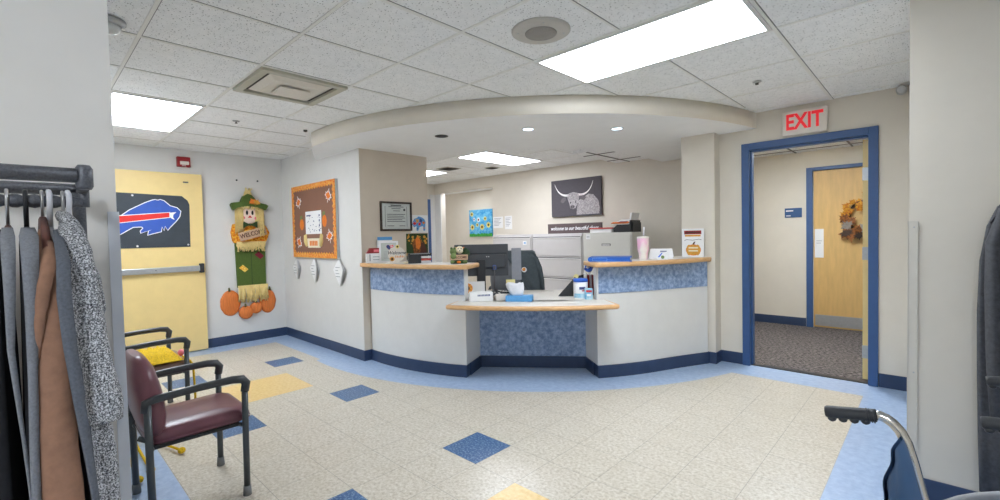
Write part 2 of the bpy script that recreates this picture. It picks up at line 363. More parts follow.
# corridor
b = MB(); b.box(-3.4, -1.166, 7.28, 7.38, 0, 2.35); b.box(-1.166, -.25, 7.28, 7.38, 2.085, 2.35); b.box(-.25, 1.0, 7.28, 7.38, 0, 2.35); struct('wall_corridor', b, 'wall')
b = MB(); b.box(.9, 1.0, 4.97, 7.28, 0, 2.35); struct('wall_corridor_right', b, 'wall')
b = MB(); b.box(-3.4, 1.0, 4.961, 7.4, 2.352, 2.40)
for k in range(7):
    x = -3.2+k*CG; b.box(x, x+.02, 4.97, 7.27, 2.346, 2.352, mi=1)
for k in range(4):
    y = 5.2+k*CG; b.box(-3.39, .89, y, y+.02, 2.3465, 2.352, mi=1)
struct('ceiling_corridor', b, ['ceil', 'slot'])

# ceilings
def ceiling(name, poly, x0, x1, y0, y1, ox, oy, inside, skip=(), z=CH):
    b = MB(); b.prism(poly, z, z+.04, 'z')
    k0, k1 = int(math.floor((x0-ox)/CG)), int(math.ceil((x1-ox)/CG)); j0, j1 = int(math.floor((y0-oy)/CG)), int(math.ceil((y1-oy)/CG))
    def ok(px, py): return inside(px, py) and not any(a+.02 < px < c-.02 and d+.02 < py < e-.02 for a, c, d, e in skip)
    N = 4
    for k in range(k0, k1+1):
        w = .011 if k % 2 == 0 else .006
        for q in range(j0*N, j1*N):
            y = oy+q*CG/N
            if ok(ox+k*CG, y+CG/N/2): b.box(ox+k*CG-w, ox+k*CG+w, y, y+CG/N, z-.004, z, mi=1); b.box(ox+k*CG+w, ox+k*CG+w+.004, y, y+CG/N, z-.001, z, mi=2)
    for j in range(j0, j1+1):
        for q in range(k0*N, k1*N):
            x = ox+q*CG/N
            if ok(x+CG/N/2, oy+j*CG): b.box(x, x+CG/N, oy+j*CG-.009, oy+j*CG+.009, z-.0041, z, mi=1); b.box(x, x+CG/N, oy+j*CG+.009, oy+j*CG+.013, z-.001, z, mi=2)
    return struct(name, b, ['ceil', 'grid', 'slot' if name == 'ceiling' else 'cab'])  # main ceiling: edge shadow of the bars coloured in as dark strips
sc_c, sR = (-4.388, 5.286), 3.187
def in_main(x, y):
    if x < XF+.01 or y < -1.98 or y > YE-.01 or x > 1.98: return False
    if y > YB-.01 and x < -4.5: return False
    if y < .18 and x < -1.5: return False
    if y > 2.94 and x > XR: return False
    if x < -4.7: return y < YB-.02 and not (x > -5.45 and y > 2.46-(x+5.47)*.44)
    return math.hypot(x-sc_c[0], y-sc_c[1]) > sR+.02
R_BIG = (CX+2*CG, CX+4*CG, CY+3*CG, CY+4*CG); R_LEFT = (CX-4*CG, CX-2*CG, CY, CY+CG); R_VENT = (CX-CG, CX, CY+CG, CY+2*CG)
R_X1 = (CX+5*CG, CX+7*CG, CY-3*CG, CY-2*CG)
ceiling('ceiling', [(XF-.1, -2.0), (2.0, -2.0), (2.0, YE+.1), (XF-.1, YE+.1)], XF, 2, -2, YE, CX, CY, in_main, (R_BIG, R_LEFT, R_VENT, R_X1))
oc = (-4.35, 5.25)
def in_off(x, y): return -7.68 < x < -2.0 and 2.7 < y < 6.07 and (math.hypot(x-oc[0], y-oc[1]) < 1.6 or (x < -4.6 and y > 3.4))
OX, OY = -4.86-CG, 4.225
R_O1 = (-4.86, -4.86+CG, 4.225, 4.225+2*CG); R_O2 = (-4.86-3*CG, -4.86-2*CG, 4.225+.5*CG, 4.225+1.5*CG)
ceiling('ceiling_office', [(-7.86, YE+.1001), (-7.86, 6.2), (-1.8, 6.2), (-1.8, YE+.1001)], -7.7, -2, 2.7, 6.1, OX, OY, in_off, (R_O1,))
b = MB(); b.prism([(-7.86, 2.62), (-6.64, 2.62), (-6.64, YE+.1), (-7.86, YE+.1)], CH, CH+.04, 'z'); struct('ceiling_office_side', b, 'ceil')

# soffit over the counter
o_pts = [(-5.47, YB-.0005), (-5.2, 2.36), (-4.95, 2.235), (-4.78, 2.155)]
as0 = -math.acos((-4.70-sc_c[0])/sR); as1 = math.asin((YE-sc_c[1])/sR)
o_pts += [(sc_c[0]+sR*math.cos(as0+(as1-as0)*k/48), sc_c[1]+sR*math.sin(as0+(as1-as0)*k/48)) for k in range(49)]
outer = o_pts[:-1]+[(o_pts[-1][0], YE-.0005)]
SZ = 2.285
iR = 1.645
inner = [(oc[0]+iR*math.cos(rad(-99+101*k/36)), oc[1]+iR*math.sin(rad(-99+101*k/36))) for k in range(37)]
poly = outer + [(-1.5655, YE-.0005), (-1.5655, 4.7095), (-1.8895, 4.7095), (-1.8995, YE+.1), (-1.9005, 6.0895), (inner[-1][0], 6.0895)] + inner[::-1] + [(-4.439, 3.40), (-4.439, YB-.0005)]
b = MB(); A = [b.bm.verts.new((*p, SZ)) for p in poly]; B = [b.bm.verts.new((*p, CH-.0005)) for p in poly]
ff = [b.bm.faces.new(A[::-1])]
for i in range(len(poly)):
    q = b.bm.faces.new((A[i], A[(i+1) % len(poly)], B[(i+1) % len(poly)], B[i])); q.material_index = 1 if i < len(outer)-1 else 0; q.smooth = 4 <= i < len(outer)-2
b.bm.faces.new(B).material_index = 0
struct('ceiling_soffit', b, ['drywall', 'wall'])

# baseboards
BH = .115
def baseb(name, segs):
    b = MB()
    for x0, x1, y0, y1 in segs: b.box(x0, x1, y0, y1, 0, BH, .003)
    return struct(name, b, 'base')
baseb('baseboard_far_left', [(XF, XF+.009, .17, YB)])
baseb('baseboard_notice', [(XF+.009, -4.43, YB-.009, YB)])
baseb('baseboard_reception_left', [(-4.44, -4.431, YB-.009, 2.6)])
baseb('baseboard_exit', [(-1.556, -1.362, YE-.009, YE), (-.33, XR, YE-.009, YE)])
baseb('baseboard_pilaster', [(-1.70, -1.556, 4.701, 4.71), (-1.565, -1.556, 4.71, YE)])
baseb('baseboard_right', [(-.055, 2.0, 2.941, 2.95), (XR-.009, XR, 2.99, YE-.009)])
baseb('baseboard_left', [(-1.52, -1.511, -1.6, .12)])
baseb('baseboard_left_rear', [(XF+.01, -1.6, .17, .179)])
baseb('baseboard_corridor', [(-3.4, -1.25, 7.27, 7.28)])
# corner guards
b = MB(); b.prism([(-1.519, .151), (-1.516, .151), (-1.516, .174), (-1.58, .174), (-1.58, .1705), (-1.519, .1705)], 0, 1.407, 'z'); struct('trim_3', b, 'guard')
b = MB(); b.box(-.092, -.056, 2.945, 2.949, 0, 1.35, .001); b.box(-.094, -.0885, 2.945, 3.0, 0, 1.35, .001)
for z in (1.32, .62, .1): b.lathe_y([(.004, -.002), (.003, 0)], (-.07, 2.9455, z), 10, 1)
struct('trim_4', b, ['guard_b', 'metal'])

# ------------------------------------------------------------------ doors
# exit doorway
d = MB()
fx = ((-1.359, -1.293), (-.398, -.332))
for a, c in fx: d.box(a, c, YE-.02, YE+.12, 0, 2.152, .003)
d.box(-1.293, -.398, YE-.02, YE+.12, 2.088, 2.152, .003)
d.box(-1.293, -1.278, YE+.03, YE+.09, 0, 2.088); d.box(-1.293, -.398, YE+.03, YE+.09, 2.073, 2.088)
door2 = struct('door_2', d, 'frame_blue')
d = MB(); d.box(-.446, -.402, YE+.125, YE+1.0, .012, 2.07, .002); lf = obj('leaf', d, 'door_y', door2)
for z in (1.78, 1.10, .25):
    d = MB(); d.box(-.449, -.40, YE+.119, YE+.126, z-.055, z+.055, .001); d.tube([(-.400, YE+.114, z-.055), (-.400, YE+.114, z+.055)], .007, 10)
    obj('hinge', d, 'metal', lf)
# corridor door opposite
d = MB()
for a, c in ((-1.243, -1.17), (-.27, -.20)): d.box(a, c, 7.25, 7.33, 0, 2.13, .003)
d.box(-1.17, -.27, 7.25, 7.33, 2.085, 2.13, .003)
door3 = struct('door_3', d, 'frame_blue')
d = MB(); d.box(-1.166, -.274, 7.29, 7.33, .01, 2.083, .002); lf = obj('leaf', d, 'door_tan', door3)
d = MB(); d.box(-1.15, -.29, 7.286, 7.29, .03, .175, .001); obj('kick_plate', d, 'metal', lf)
# flag door leaf standing open against the far left wall
d = MB(); d.box(XF+.045, XF+.09, .62, 1.531, .012, 2.14, .002); door1 = struct('door_1', d, 'door_y')
XD = XF+.09
d = MB(); d.box(XD+.012, XD+.05, .66, 1.475, .975, 1.04, .006)
bar = obj('push_bar', d, 'metal', door1)
d = MB(); d.box(XD, XD+.065, 1.465, 1.510, .955, 1.065, .008); obj('end_cap', d, 'dark', bar)
d = MB(); d.box(XD, XD+.004, 1.338, 1.392, 2.028, 2.045, .001); obj('door_tag', d, 'slot', door1)
d = MB(); d.box(XD+.05, XD+.052, 1.03, 1.04, 1.005, 1.013); obj('dogging_screw', d, 'black', bar)

# ------------------------------------------------------------------ lamps
def troffer(rect, label, z=CH, m='lamp', group='ceiling light panels'):
    x0, x1, y0, y1 = rect; t = thing('ceiling_light', label, 'ceiling light', ((x0+x1)/2, (y0+y1)/2, z), 0, group)
    hx, hy = (x1-x0)/2-.006, (y1-y0)/2-.006; w = .022; fz = -.012
    b = MB(); b.box(-hx, hx, -hy, -hy+w, fz, -.0005); b.box(-hx, hx, hy-w, hy, fz, -.0005); b.box(-hx, -hx+w, -hy+w, hy-w, fz, -.0005); b.box(hx-w, hx, -hy+w, hy-w, fz, -.0005)
    obj('frame', b, 'white', t)
    b = MB(); b.box(-hx+w, hx-w, -hy+w, hy-w, -.008, -.0005); obj('diffuser', b, m, t)
    return t
troffer(R_BIG, 'large ceiling light panel in front of the curved soffit, before the exit sign')
troffer(R_LEFT, 'ceiling light panel at left above the open yellow door')
troffer(R_X1, 'added ceiling light panel behind the visitor, outside the view')  # unseen panel added to lift the fill light
troffer(R_O1, 'office ceiling light panel in full view behind the soffit', m='lamp_o')
troffer(R_O2, 'smaller far office ceiling light panel beside the framed certificate wall', m='lamp_o')
troffer((-7.45, -6.85, 6.22, 6.52), 'added unseen recess light panel behind the header beam', z=2.309, m='lamp_o')  # hidden panel added to brighten the recess
troffer((-1.37, -.76, 5.42, 6.03), 'corridor ceiling light panel behind the exit doorway header', z=2.346, m='lamp_c')
for i, (x, y, lit, lab) in enumerate(((-3.412, 2.80, 0, 'dark unlit recessed downlight at the left of the soffit underside'), (-2.678, 3.21, 1, 'lit recessed downlight in the middle of the soffit underside'), (-2.122, 3.82, 1, 'lit recessed downlight at the right of the soffit underside, nearest the exit sign'))):
    t = thing('downlight', lab, 'downlight', (x, y, SZ), 0, 'soffit downlights')
    b = MB(); b.lathe([(.062, -.0005), (.064, -.004), (.05, -.006), (.046, -.001)], seg=28); obj('trim_ring', b, 'white' if lit else 'dark', t)
    b = MB(); b.lathe([(.0455, -.001), (.045, -.003), (.02, -.004)], seg=28); obj('lens', b, 'dl' if lit else 'black', t)
# supply air diffuser
t = thing('air_vent', 'square ceiling air vent with dark slots, near the left ceiling light', 'air vent', ((R_VENT[0]+R_VENT[1])/2, (R_VENT[2]+R_VENT[3])/2, CH), 0, 'ceiling vents')
b = MB(); h = .292
for q in range(4):
    mt = Matrix.Rotation(q*PI/2, 4, 'Z'); b.box(-h, h-.05, -h, -h+.05, -.022, -.0005, mat=mt)
obj('frame', b, 'vent_frame', t)
b = MB(); b.box(-.257, .257, -.257, .257, -.004, -.0006); obj('throat', b, 'vent_dark', t)
b = MB()
for h0, h1, z0, z1 in ((.215, .165, -.010, -.030),):
    r0 = [(-h0, -h0, z0), (h0, -h0, z0), (h0, h0, z0), (-h0, h0, z0)]; r1 = [(-h1, -h1, z1), (h1, -h1, z1), (h1, h1, z1), (-h1, h1, z1)]
    b.loft([r0, r1, [(x*.8, y*.8, z+.004) for x, y, z in r1]], smooth=False)
obj('cone_panel', b, 'vent_pan', t)
b = MB(); b.box(-.10, .10, -.10, .10, -.046, -.034, .004); obj('centre_plate', b, 'vent_pan', t)
# office vents
def ovent(x, y, s, lab):
    t = thing('air_vent', lab, 'air vent', (x, y, CH), 0, 'ceiling vents')
    b = MB(); b.box(-s, s, -s, s, -.008, -.0005, .003); obj('frame', b, 'vent_frame', t)
    for k in range(3):
        q = s*(.78-.24*k); b = MB()
        for r in range(4): b.box(-q, q, -q, -q+.02, -.016-.004*k, -.0085, mat=Matrix.Rotation(r*PI/2, 4, 'Z'))
        obj('louvre', b, 'vent_dark', t)
ovent(-5.75, 4.85, .15, 'larger dark ceiling vent in the office beside the far light panel')
ovent(-5.25, 5.35, .09, 'small dark ceiling vent in the office nearer the cow picture')
# speaker, sprinklers, detector
t = thing('ceiling_speaker', 'round grey ceiling speaker next to the large light panel', 'speaker', (-1.556, 1.99, CH))
b = MB(); b.lathe([(.16, -.0005), (.16, -.006), (.145, -.014), (.09, -.016)], seg=36); obj('plate', b, 'spk', t)
b = MB(); b.lathe([(.088, -.014), (.085, -.02), (.03, -.024)], seg=30); obj('grille', b, 'spkg', t)
for q in range(4):
    a = PI/4+q*PI/2; b = MB(); b.lathe([(.006, -.0125), (.005, -.017)], (.125*math.cos(a), .125*math.sin(a), 0), 8); obj('screw', b, 'metal', t)
for x, y, z, lab in ((-.964, 3.83, CH, 'ceiling sprinkler head between the large light panel and the exit sign'), (-4.658, 1.397, CH, 'ceiling sprinkler head over the room between vent and left light'), (-.95, 6.35, 2.346, 'ceiling sprinkler head in the corridor beyond the doorway')):
    t = thing('sprinkler_head', lab, 'sprinkler', (x, y, z), 0, 'ceiling sprinkler heads')
    b = MB(); b.lathe([(.03, -.0045), (.028, -.010), (.012, -.013)], seg=18); obj('escutcheon', b, 'metal', t)
    b = MB(); b.tube([(0, 0, -.011), (0, 0, -.020)], .005, 8); b.tube([(-.009, 0, -.011), (-.010, 0, -.018), (0, 0, -.024)], .0025, 6); b.tube([(.009, 0, -.011), (.010, 0, -.018), (0, 0, -.024)], .0025, 6); b.lathe([(.013, -.024), (.013, -.026)], seg=12)
    obj('deflector', b, 'vent_dark', t)
t = thing('smoke_detector', 'round clear detector on the ceiling above the left wall corner', 'detector', (-2.956, .331, CH))
b = MB(); b.lathe([(.07, -.0045), (.07, -.02), (.055, -.03)], seg=24); obj('base_plate', b, 'metal', t)
b = MB(); b.lathe([(.052, -.028), (.048, -.05), (.03, -.066), (.01, -.07)], seg=24); obj('dome', b, 'clear', t)
b = MB(); b.lathe([(.02, -.0005), (.018, -.015), (.008, -.02)], (-4.62, 2.02, CH), 14); tag(obj('ceiling_sensor', b, 'vent_dark'), 'tiny dark ceiling sensor at the left tip of the soffit', 'sensor')
b = MB(); b.tube([(-.19, YE-.0005, 2.39), (-.19, YE-.05, 2.39), (-.19, YE-.10, 2.388), (-.19, YE-.13, 2.386)], [.02, .034, .034, .026], 16); tag(obj('wall_camera', b, 'metal'), 'small grey cylinder fixed high on the wall right of the exit door', 'camera')

# ------------------------------------------------------------------ reception counter
cc = (-4.266, 5.17)
def cpt(a, R): return (cc[0]+R*math.cos(rad(a)), cc[1]+R*math.sin(rad(a)))
t = thing('reception_counter', 'curved white reception counter with blue mottled panels and navy base', 'counter', (cc[0], cc[1], 0))
R1 = 2.585
AL0, AL1, AR0, AR1 = -93.6, -64.8, -37.7, -10.35
Z3 = (0, 0)
def arcf(b, R0, Ra, a0, a1, z0, z1, seg=28):
    rings = []
    for i in range(seg+1):
        a = a0+(a1-a0)*i/seg; dR = .09*max(0, (a+23)/12.6)**2; c_, s_ = math.cos(rad(a)), math.sin(rad(a))
        rings.append([((R+dR)*c_, (R+dR)*s_, z) for R, z in ((R0, z0), (Ra, z0), (Ra, z1), (R0, z1))])
    b.loft(rings, smooth=False)
def part_arc(name, m, R0, R, a0, a1, z0, z1): b = MB(); b.arc(Z3, R0, R, a0, a1, z0, z1, smooth=False); return obj(name, b, m, t)
for a0, a1, ae0, ae1 in ((AL0, AL1, AL1-2.2, AL1), (AR0, AR1, AR0, AR0+2.2)):
    b = MB(); arcf(b, 2.505, R1, a0, a1, BH, 1.019)
    b.arc(Z3, 2.20, 2.5045, ae0, ae1, BH, .679, 4); obj('front_wall', b, 'white', t)
    b = MB(); arcf(b, R1+.0005, R1+.008, a0+.35, a1-.2, .775, 1.018); obj('laminate_panel', b, 'laminate', t)
    b = MB(); arcf(b, 2.505, R1+.011, a0, a1, 0.0007, BH-.0005); b.arc(Z3, 2.20, 2.5045, ae0-.25, ae1+.25, 0.0007, BH-.0005, 4); obj('base_strip', b, 'base', t)
pA, pB = (-3.39-cc[0], 3.10-cc[1]), (-2.43-cc[0], 3.82-cc[1]); dv = Vector((pB[0]-pA[0], pB[1]-pA[1])).normalized(); nv = Vector((dv.y, -dv.x))
def slab(off0, off1, z0, z1, ext=0):
    a = Vector(pA)-dv*ext; c = Vector(pB)+dv*ext; q = [a+nv*off0, c+nv*off0, c+nv*off1, a+nv*off1]; b = MB(); b.prism([(v.x, v.y) for v in q], z0, z1, 'z'); return b
obj('laminate_panel', slab(-.03, 0, BH, .679, -.002), 'laminate', t)
obj('base_strip', slab(-.03, .01, .0007, BH-.0005, -.002), 'base', t)

def ring(a0, a1, R0, Rr, n=30): return [cpt(a0+(a1-a0)*k/n, Rr) for k in range(n+1)] + [cpt(a1+(a0-a1)*k/n, R0) for k in range(n+1)]
def bull(poly, z0, z1, r=.014):
    """slab with a rounded-over edge"""
    N = len(poly); P = [Vector(p) for p in poly]; ar = sum(P[i].x*P[(i+1) % N].y-P[(i+1) % N].x*P[i].y for i in range(N))
    nr = []
    for i in range(N):
        tn = (P[(i+1) % N]-P[i-1]).normalized(); q = Vector((-tn.y, tn.x)); nr.append(q if ar > 0 else -q)
    rings = []
    for off, z in ((r, z0), (r*.3, z0+r*.3), (0, z0+r), (0, z1-r), (r*.3, z1-r*.3), (r, z1)): rings.append([(P[i].x+nr[i].x*off, P[i].y+nr[i].y*off, z) for i in range(N)])
    b = MB(); b.loft(rings, smooth=True); return b
LZ0, LZ1 = 1.0205, 1.063
def ledge(a0, a1, lab, left):
    t = thing('counter_ledge', lab, 'counter ledge', (0, 0, LZ0), 0, 'raised transaction ledges')
    RO = 2.705
    pts = ring(a0, a1, 2.33, RO); n = 30
    if left: core = rpoly([*[pts[0]], *[pts[n]], *[pts[n+1]], *[pts[-1]]], .05) 
    outer_arc = pts[:n+1]; inner_arc = pts[n+1:]
    if left:   # round the free (right hand) end
        e0, e1 = Vector(cpt(a1-2.0, RO)), Vector(cpt(a1, RO)); corner = rpoly([cpt(a1-3, RO), cpt(a1, RO), cpt(a1, 2.33), cpt(a1-3, 2.33)], .07)[6:18]
        outer_arc = [p for p in outer_arc if True][:-3]; inner_arc = inner_arc[3:]; poly = outer_arc + corner + inner_arc
    else:
        corner = rpoly([cpt(a0+3, 2.33), cpt(a0, 2.33), cpt(a0, RO), cpt(a0+3, RO)], .07)[6:18]
        poly = corner + outer_arc[3:] + inner_arc[:-3]
    b = bull([(x, y) for x, y in poly], 0, LZ1-LZ0, .012); obj('oak_edge', b, 'oak', t)
    b = MB(); b.prism(ring(a0+(.3 if left else 1.2), a1-(1.2 if left else .3), 2.36, RO-.035), LZ1-LZ0+.0002, LZ1-LZ0+.0012, 'z'); obj('top_surface', b, 'top', t)
    return t
ledge(-93.4, -63.2, 'left raised counter ledge with oak edge holding the welcome signs', True)
ledge(-38.9, -9.75, 'right raised counter ledge with oak edge holding the pink tumbler', False)
# low worktop
t = thing('worktop', 'low beige worktop with oak front edge between the two raised ledges', 'worktop', (0, 0, .68))
n = 24
front = [cpt(-66.4+30.4*k/n, 2.885+.05*k/n) for k in range(n+1)]
poly = [cpt(-64.6, 2.60), cpt(-66.4, 2.60)] + rpoly([cpt(-66.4, 2.602), front[0], front[2]], .07)[6:12] + front[2:-2] + rpoly([front[-3], front[-1], cpt(-36.0, 2.602)], .07)[6:12] + [cpt(-36.0, 2.60), cpt(-37.9, 2.60)]
b = bull(poly, .004, .04, .012); obj('oak_edge', b, 'oak', t)
b = MB()
top = [cpt(-64.6, 2.60), cpt(-66.0, 2.60)]+[cpt(-65.6+28.8*k/n, 2.845+.05*k/n) for k in range(n+1)]+[cpt(-36.4, 2.60), cpt(-37.9, 2.60)]
b.prism(top, .0402, .0412, 'z'); b.prism([cpt(-64.6+26.7*k/12, 2.599) for k in range(13)]+[cpt(-37.9-26.7*k/12, 2.452) for k in range(13)], .002, .0412, 'z'); obj('top_surface', b, 'top', t)
b = MB(); b.prism([cpt(-92.5+79*k/30, 2.35 if (k < 9 or k > 22) else 2.451) for k in range(31)] + [cpt(-13.5-79*k/30, 1.75) for k in range(31)], .002, .0412, 'z'); obj('desk_surface', b, 'top', t)
for a in (-88, -30, -16):
    b = MB(); x, y = cpt(a, 1.85); b.box(x-.025, x+.025, y-.025, y+.025, -.68+.0, .001); obj('desk_leg', b, 'slot', t)

# ------------------------------------------------------------------ office furniture
def cabinet(x0, x1, lab, m, kind, dep=.452):
    t = thing('filing_cabinet', lab, 'filing cabinet', ((x0+x1)/2, 5.62, 0), 0, 'lateral filing cabinets'); w = (x1-x0)/2
    b = MB(); b.box(-w, w, .012, dep, 0, 1.33, .004); obj('body', b, m, t)
    for k in range(4):
        z0 = .045+.315*k; z1 = z0+.305
        b = MB(); b.box(-w+.018, w-.018, -.004, .011, z0, z1, .002)
        if kind: dr = obj('drawer', b, m, t)
        else:
            b.box(-w+.03, w-.03, -.006, -.003, z1-.024, z1-.01, mi=1); dr = obj('drawer', b, [m, 'slot'], t)
        if kind:
            b = MB(); b.box(-.07, .07, -.009, -.0042, z0+.155, z0+.185, .002); b.box(-.06, .06, -.0095, -.0088, z0+.160, z0+.174, mi=1); obj('handle', b, ['slot', 'bright'], dr)
        else:
            b = MB(); b.box(-w+.03, w-.03, -.010, -.0042, z1-.036, z1-.024, .002); obj('handle', b, 'bright', dr)
    return t
cabinet(-5.54, -4.665, 'left grey filing cabinet behind the monitor', 'cab', 0)
cabinet(-4.655, -3.71, 'middle grey filing cabinet beneath the dark wooden word sign', 'cab', 0)
cabinet(-3.70, -2.925, 'right filing cabinet with short drawer pulls beneath the black desk sorter', 'cab2', 1, .30)
b = MB(); b.box(-.04, .04, -.0015, 0, -.03, .03); b.box(-.02, .02, -.002, -.001, -.01, .012, mi=1); tag(obj('label_card', b, ['paper', 'tblue'], loc=(-4.80, 5.6125, 1.19)), 'small white card with blue mark on the left filing cabinet', 'label card')
b = MB(); b.box(-.035, .035, -.0015, 0, -.035, .035); b.box(-.025, .025, -.002, -.001, .0, .006, mi=1); b.box(-.025, .025, -.002, -.001, -.015, -.01, mi=1); tag(obj('label_card', b, ['paper', 'inkl'], loc=(-3.60, 5.6125, 1.275)), 'small white card in the top corner of the right filing cabinet', 'label card')

# cow picture
t = thing('canvas_picture', 'dark canvas of a pale long-horned highland cow above the filing cabinets', 'picture', (-4.11, 6.089, 1.602))
b = MB(); b.box(-.468, .468, -.035, 0, 0, .59, .002); obj('canvas', b, ['canvas'], t)
b = MB()
b.prism([(.02, .02), (.43, .02), (.44, .12), (.42, .22), (.33, .32), (.24, .335), (.15, .28), (.05, .24), (.03, .12)], -.0365, -.0352); obj('cow_body', b, 'cowlight', t)
b = MB()
b.prism([(-.135, .335), (-.10, .365), (-.03, .375), (.03, .36), (.055, .33), (.05, .27), (.02, .21), (.0, .17), (-.045, .155), (-.085, .17), (-.095, .22), (-.12, .28)], -.0385, -.0366)
b.prism([(-.16, .325), (-.22, .30), (-.24, .26), (-.20, .24), (-.15, .28)], -.0385, -.0366, mi=1); b.prism([(.06, .33), (.12, .33), (.16, .30), (.13, .26), (.07, .28)], -.0385, -.0366, mi=1)
b.prism(circle(-.05, .185, .035, 12, .025), -.040, -.0386, mi=1); b.prism(circle(-.08, .24, .01, 8), -.040, -.0386, mi=2); b.prism(circle(.0, .245, .01, 8), -.040, -.0386, mi=2); b.prism(circle(-.065, .185, .007, 8), -.0408, -.0401, mi=2); b.prism(circle(-.03, .185, .007, 8), -.0408, -.0401, mi=2)
for v in b.bm.verts: v.co.x = -.035+(v.co.x+.035)*1.22; v.co.z = .30+(v.co.z-.30)*1.22-.012
obj('cow_head', b, ['cowlight', 'cowdark', 'black'], t)
def horn(sgn, base, tip, belly):
    p0, p1, p2 = Vector(base), Vector(belly), Vector(tip); L = []; Rr = []
    for k in range(11):
        u = k/10; q = p0*(1-u)**2+p1*2*u*(1-u)+p2*u*u; tn = ((p1-p0)*(1-u)+(p2-p1)*u).normalized(); nn = Vector((-tn.y, tn.x))*(.018*(1-u)+.002); L.append(q+nn); Rr.append(q-nn)
    return [(v.x, v.y) for v in L+Rr[::-1]]
b = MB(); b.prism(horn(-1, (-.12, .335), (-.395, .53), (-.32, .32)), -.0385, -.0366); b.prism(horn(1, (.05, .335), (.33, .53), (.26, .30)), -.0385, -.0366); obj('horns', b, 'horn', t)
# word sign
t = thing('word_sign', 'long dark wooden sign with white script standing on the filing cabinets', 'sign', (-4.06, 5.93, 1.3305))
b = MB(); b.box(-.50, .50, -.012, .012, 0, .155, .002); obj('board', b, 'signwood', t)
b = MB(); b.text('welcome to our beautiful chaos', .082, 0, -.0135, .078, .0006, shear=.35, sx=.84, bold=.0008); obj('lettering', b, 'white2', t)
# red book and sorter
t = thing('document_box', 'flat white box with red lid on the right filing cabinet', 'box', (-3.42, 5.78, 1.3305))
b = MB(); b.box(-.18, .17, -.12, .12, 0, .05, .003); obj('tray', b, 'paper', t)
b = MB(); b.box(-.19, .18, -.13, .13, .0505, .07, .003); obj('lid', b, 'folderred', t)
t = thing('desk_sorter', 'black plastic desk sorter with slanted folders on the right filing cabinet', 'desk sorter', (-3.08, 5.79, 1.3305))
b = MB(); b.prism([(-.14, 0), (.15, 0), (.15, .13), (-.05, .13), (-.14, .06)], -.13, .11); b.box(.12, .135, -.16, .12, 0, .16, .003); obj('tray', b, 'dark', t)
b = MB(); mt = Matrix.Translation((0, 0, .14)) @ Matrix.Rotation(rad(14), 4, 'X')
b.box(-.15, .10, -.15, .10, .0, .008, mat=mt); b.box(-.14, .11, -.14, .1, .010, .016, mat=mt); b.prism([(.10, .14), (.12, .14), (.145, .26), (.115, .26)], -.13, .08); obj('papers', b, 'paper', t)
b = MB(); b.box(-.16, .09, -.16, -.10, .018, .028, mat=mt); b.box(-.05, .06, -.158, -.09, .029, .034, mi=1, mat=mt); obj('folder_tabs', b, ['orange', 'dred'], t)
# notices on the office wall
for x, z, w, h, lab in ((-5.85, 1.562, .125, .104, 'landscape white notice on the office wall left of the portrait notice'), (-5.587, 1.552, .088, .12, 'portrait white notice on the office wall above the left filing cabinet')):
    t = thing('wall_notice', lab, 'notice', (x, 6.0895, z), 0, 'office wall notices')
    b = MB(); b.box(-w, w, -.003, 0, -h, h); obj('sheet', b, 'paper', t)
    b = MB()
    for k in range(6):
        zz = h*.65-k*h*.24; b.box(-w*.75, w*(.7-.25*(k % 3)), -.0036, -.003, zz, zz+.008)
    obj('print', b, 'inkl', t)
# sunflower painting in the recess
t = thing('painting', 'bright blue painting of yellow flowers and green grass in the office recess', 'painting', (-7.23, 6.999, 1.305))
b = MB(); b.box(-.36, .36, -.03, 0, 0, .595, .002); obj('canvas', b, 'sky', t)
b = MB()
random.seed(3)
b.prism([(-.36, .0)]+[(-.36+.72*k/18, .05+.03*random.random()) for k in range(19)]+[(.36, .0)], -.032, -.0302); obj('grass', b, 'grass', t)
for i, (x, z, s) in enumerate(((-.26, .21, .075), (.05, .21, .08), (.25, .25, .075), (-.10, .26, .05), (-.27, .50, .06), (-.06, .37, .06), (.15, .39, .055), (-.2, .38, .045))):
    b = MB(); b.prism([(x+(s if k % 2 else s*.6)*math.cos(2*PI*k/20), z+(s if k % 2 else s*.6)*math.sin(2*PI*k/20)) for k in range(20)], -.0325, -.0303, mi=0 if i not in (5, 7) else 2); b.prism(circle(x, z, s*.38, 10), -.034, -.0326, mi=1); obj('flower', b, ['petal', 'dbrown', 'paper'], t)
b = MB(); b.box(-.035, .035, -.012, 0, -.06, .06, .002); b.box(-.02, .02, -.0128, -.012, -.005, .005, mi=1); tag(obj('room_sign', b, ['wsign', 'paper'], loc=(-8.575, 6.9995, 1.53)), 'small blue room sign on the recess wall beside the white jamb', 'sign')

# monitor, chair, jacket
def face_to(x, y, ang=0): return face_cam(x, y)+rad(ang)
MX, MY = -3.36, 3.24
t = thing('monitor', 'black computer monitor seen from behind above the left desk', 'monitor', (MX, MY, .7215), face_to(MX, MY))
b = MB(); b.box(-.275, .275, -.012, .012, .19, .515, .006); b.box(-.26, .26, -.0125, -.0118, .415, .425, mi=1); obj('screen', b, ['screen', 'screen_d'], t)
b = MB(); b.box(-.20, .25, -.034, -.0125, .27, .412, .012); b.box(.05, .06, -.0355, -.034, .385, .391, mi=1); b.box(.07, .08, -.0355, -.034, .385, .391, mi=1); obj('back_housing', b, ['screen', 'bright'], t)
b = MB(); b.box(-.05, .04, -.05, -.034, .03, .36, .006); b.lathe([(.13, 0), (.125, .012), (.05, .02)], (0, -.0, 0), 24); b.box(-.04, .04, -.05, .02, .015, .05, .004); obj('stand', b, 'dark', t)
b = MB(); b.tube([(.13, -.02, .28), (.132, -.03, .2), (.13, -.03, .1), (.12, -.02, .02)], .005, 8); b.box(.115, .148, -.04, -.02, .255, .30, .003, mi=1); obj('cable', b, ['slot', 'wipeblue'], t)
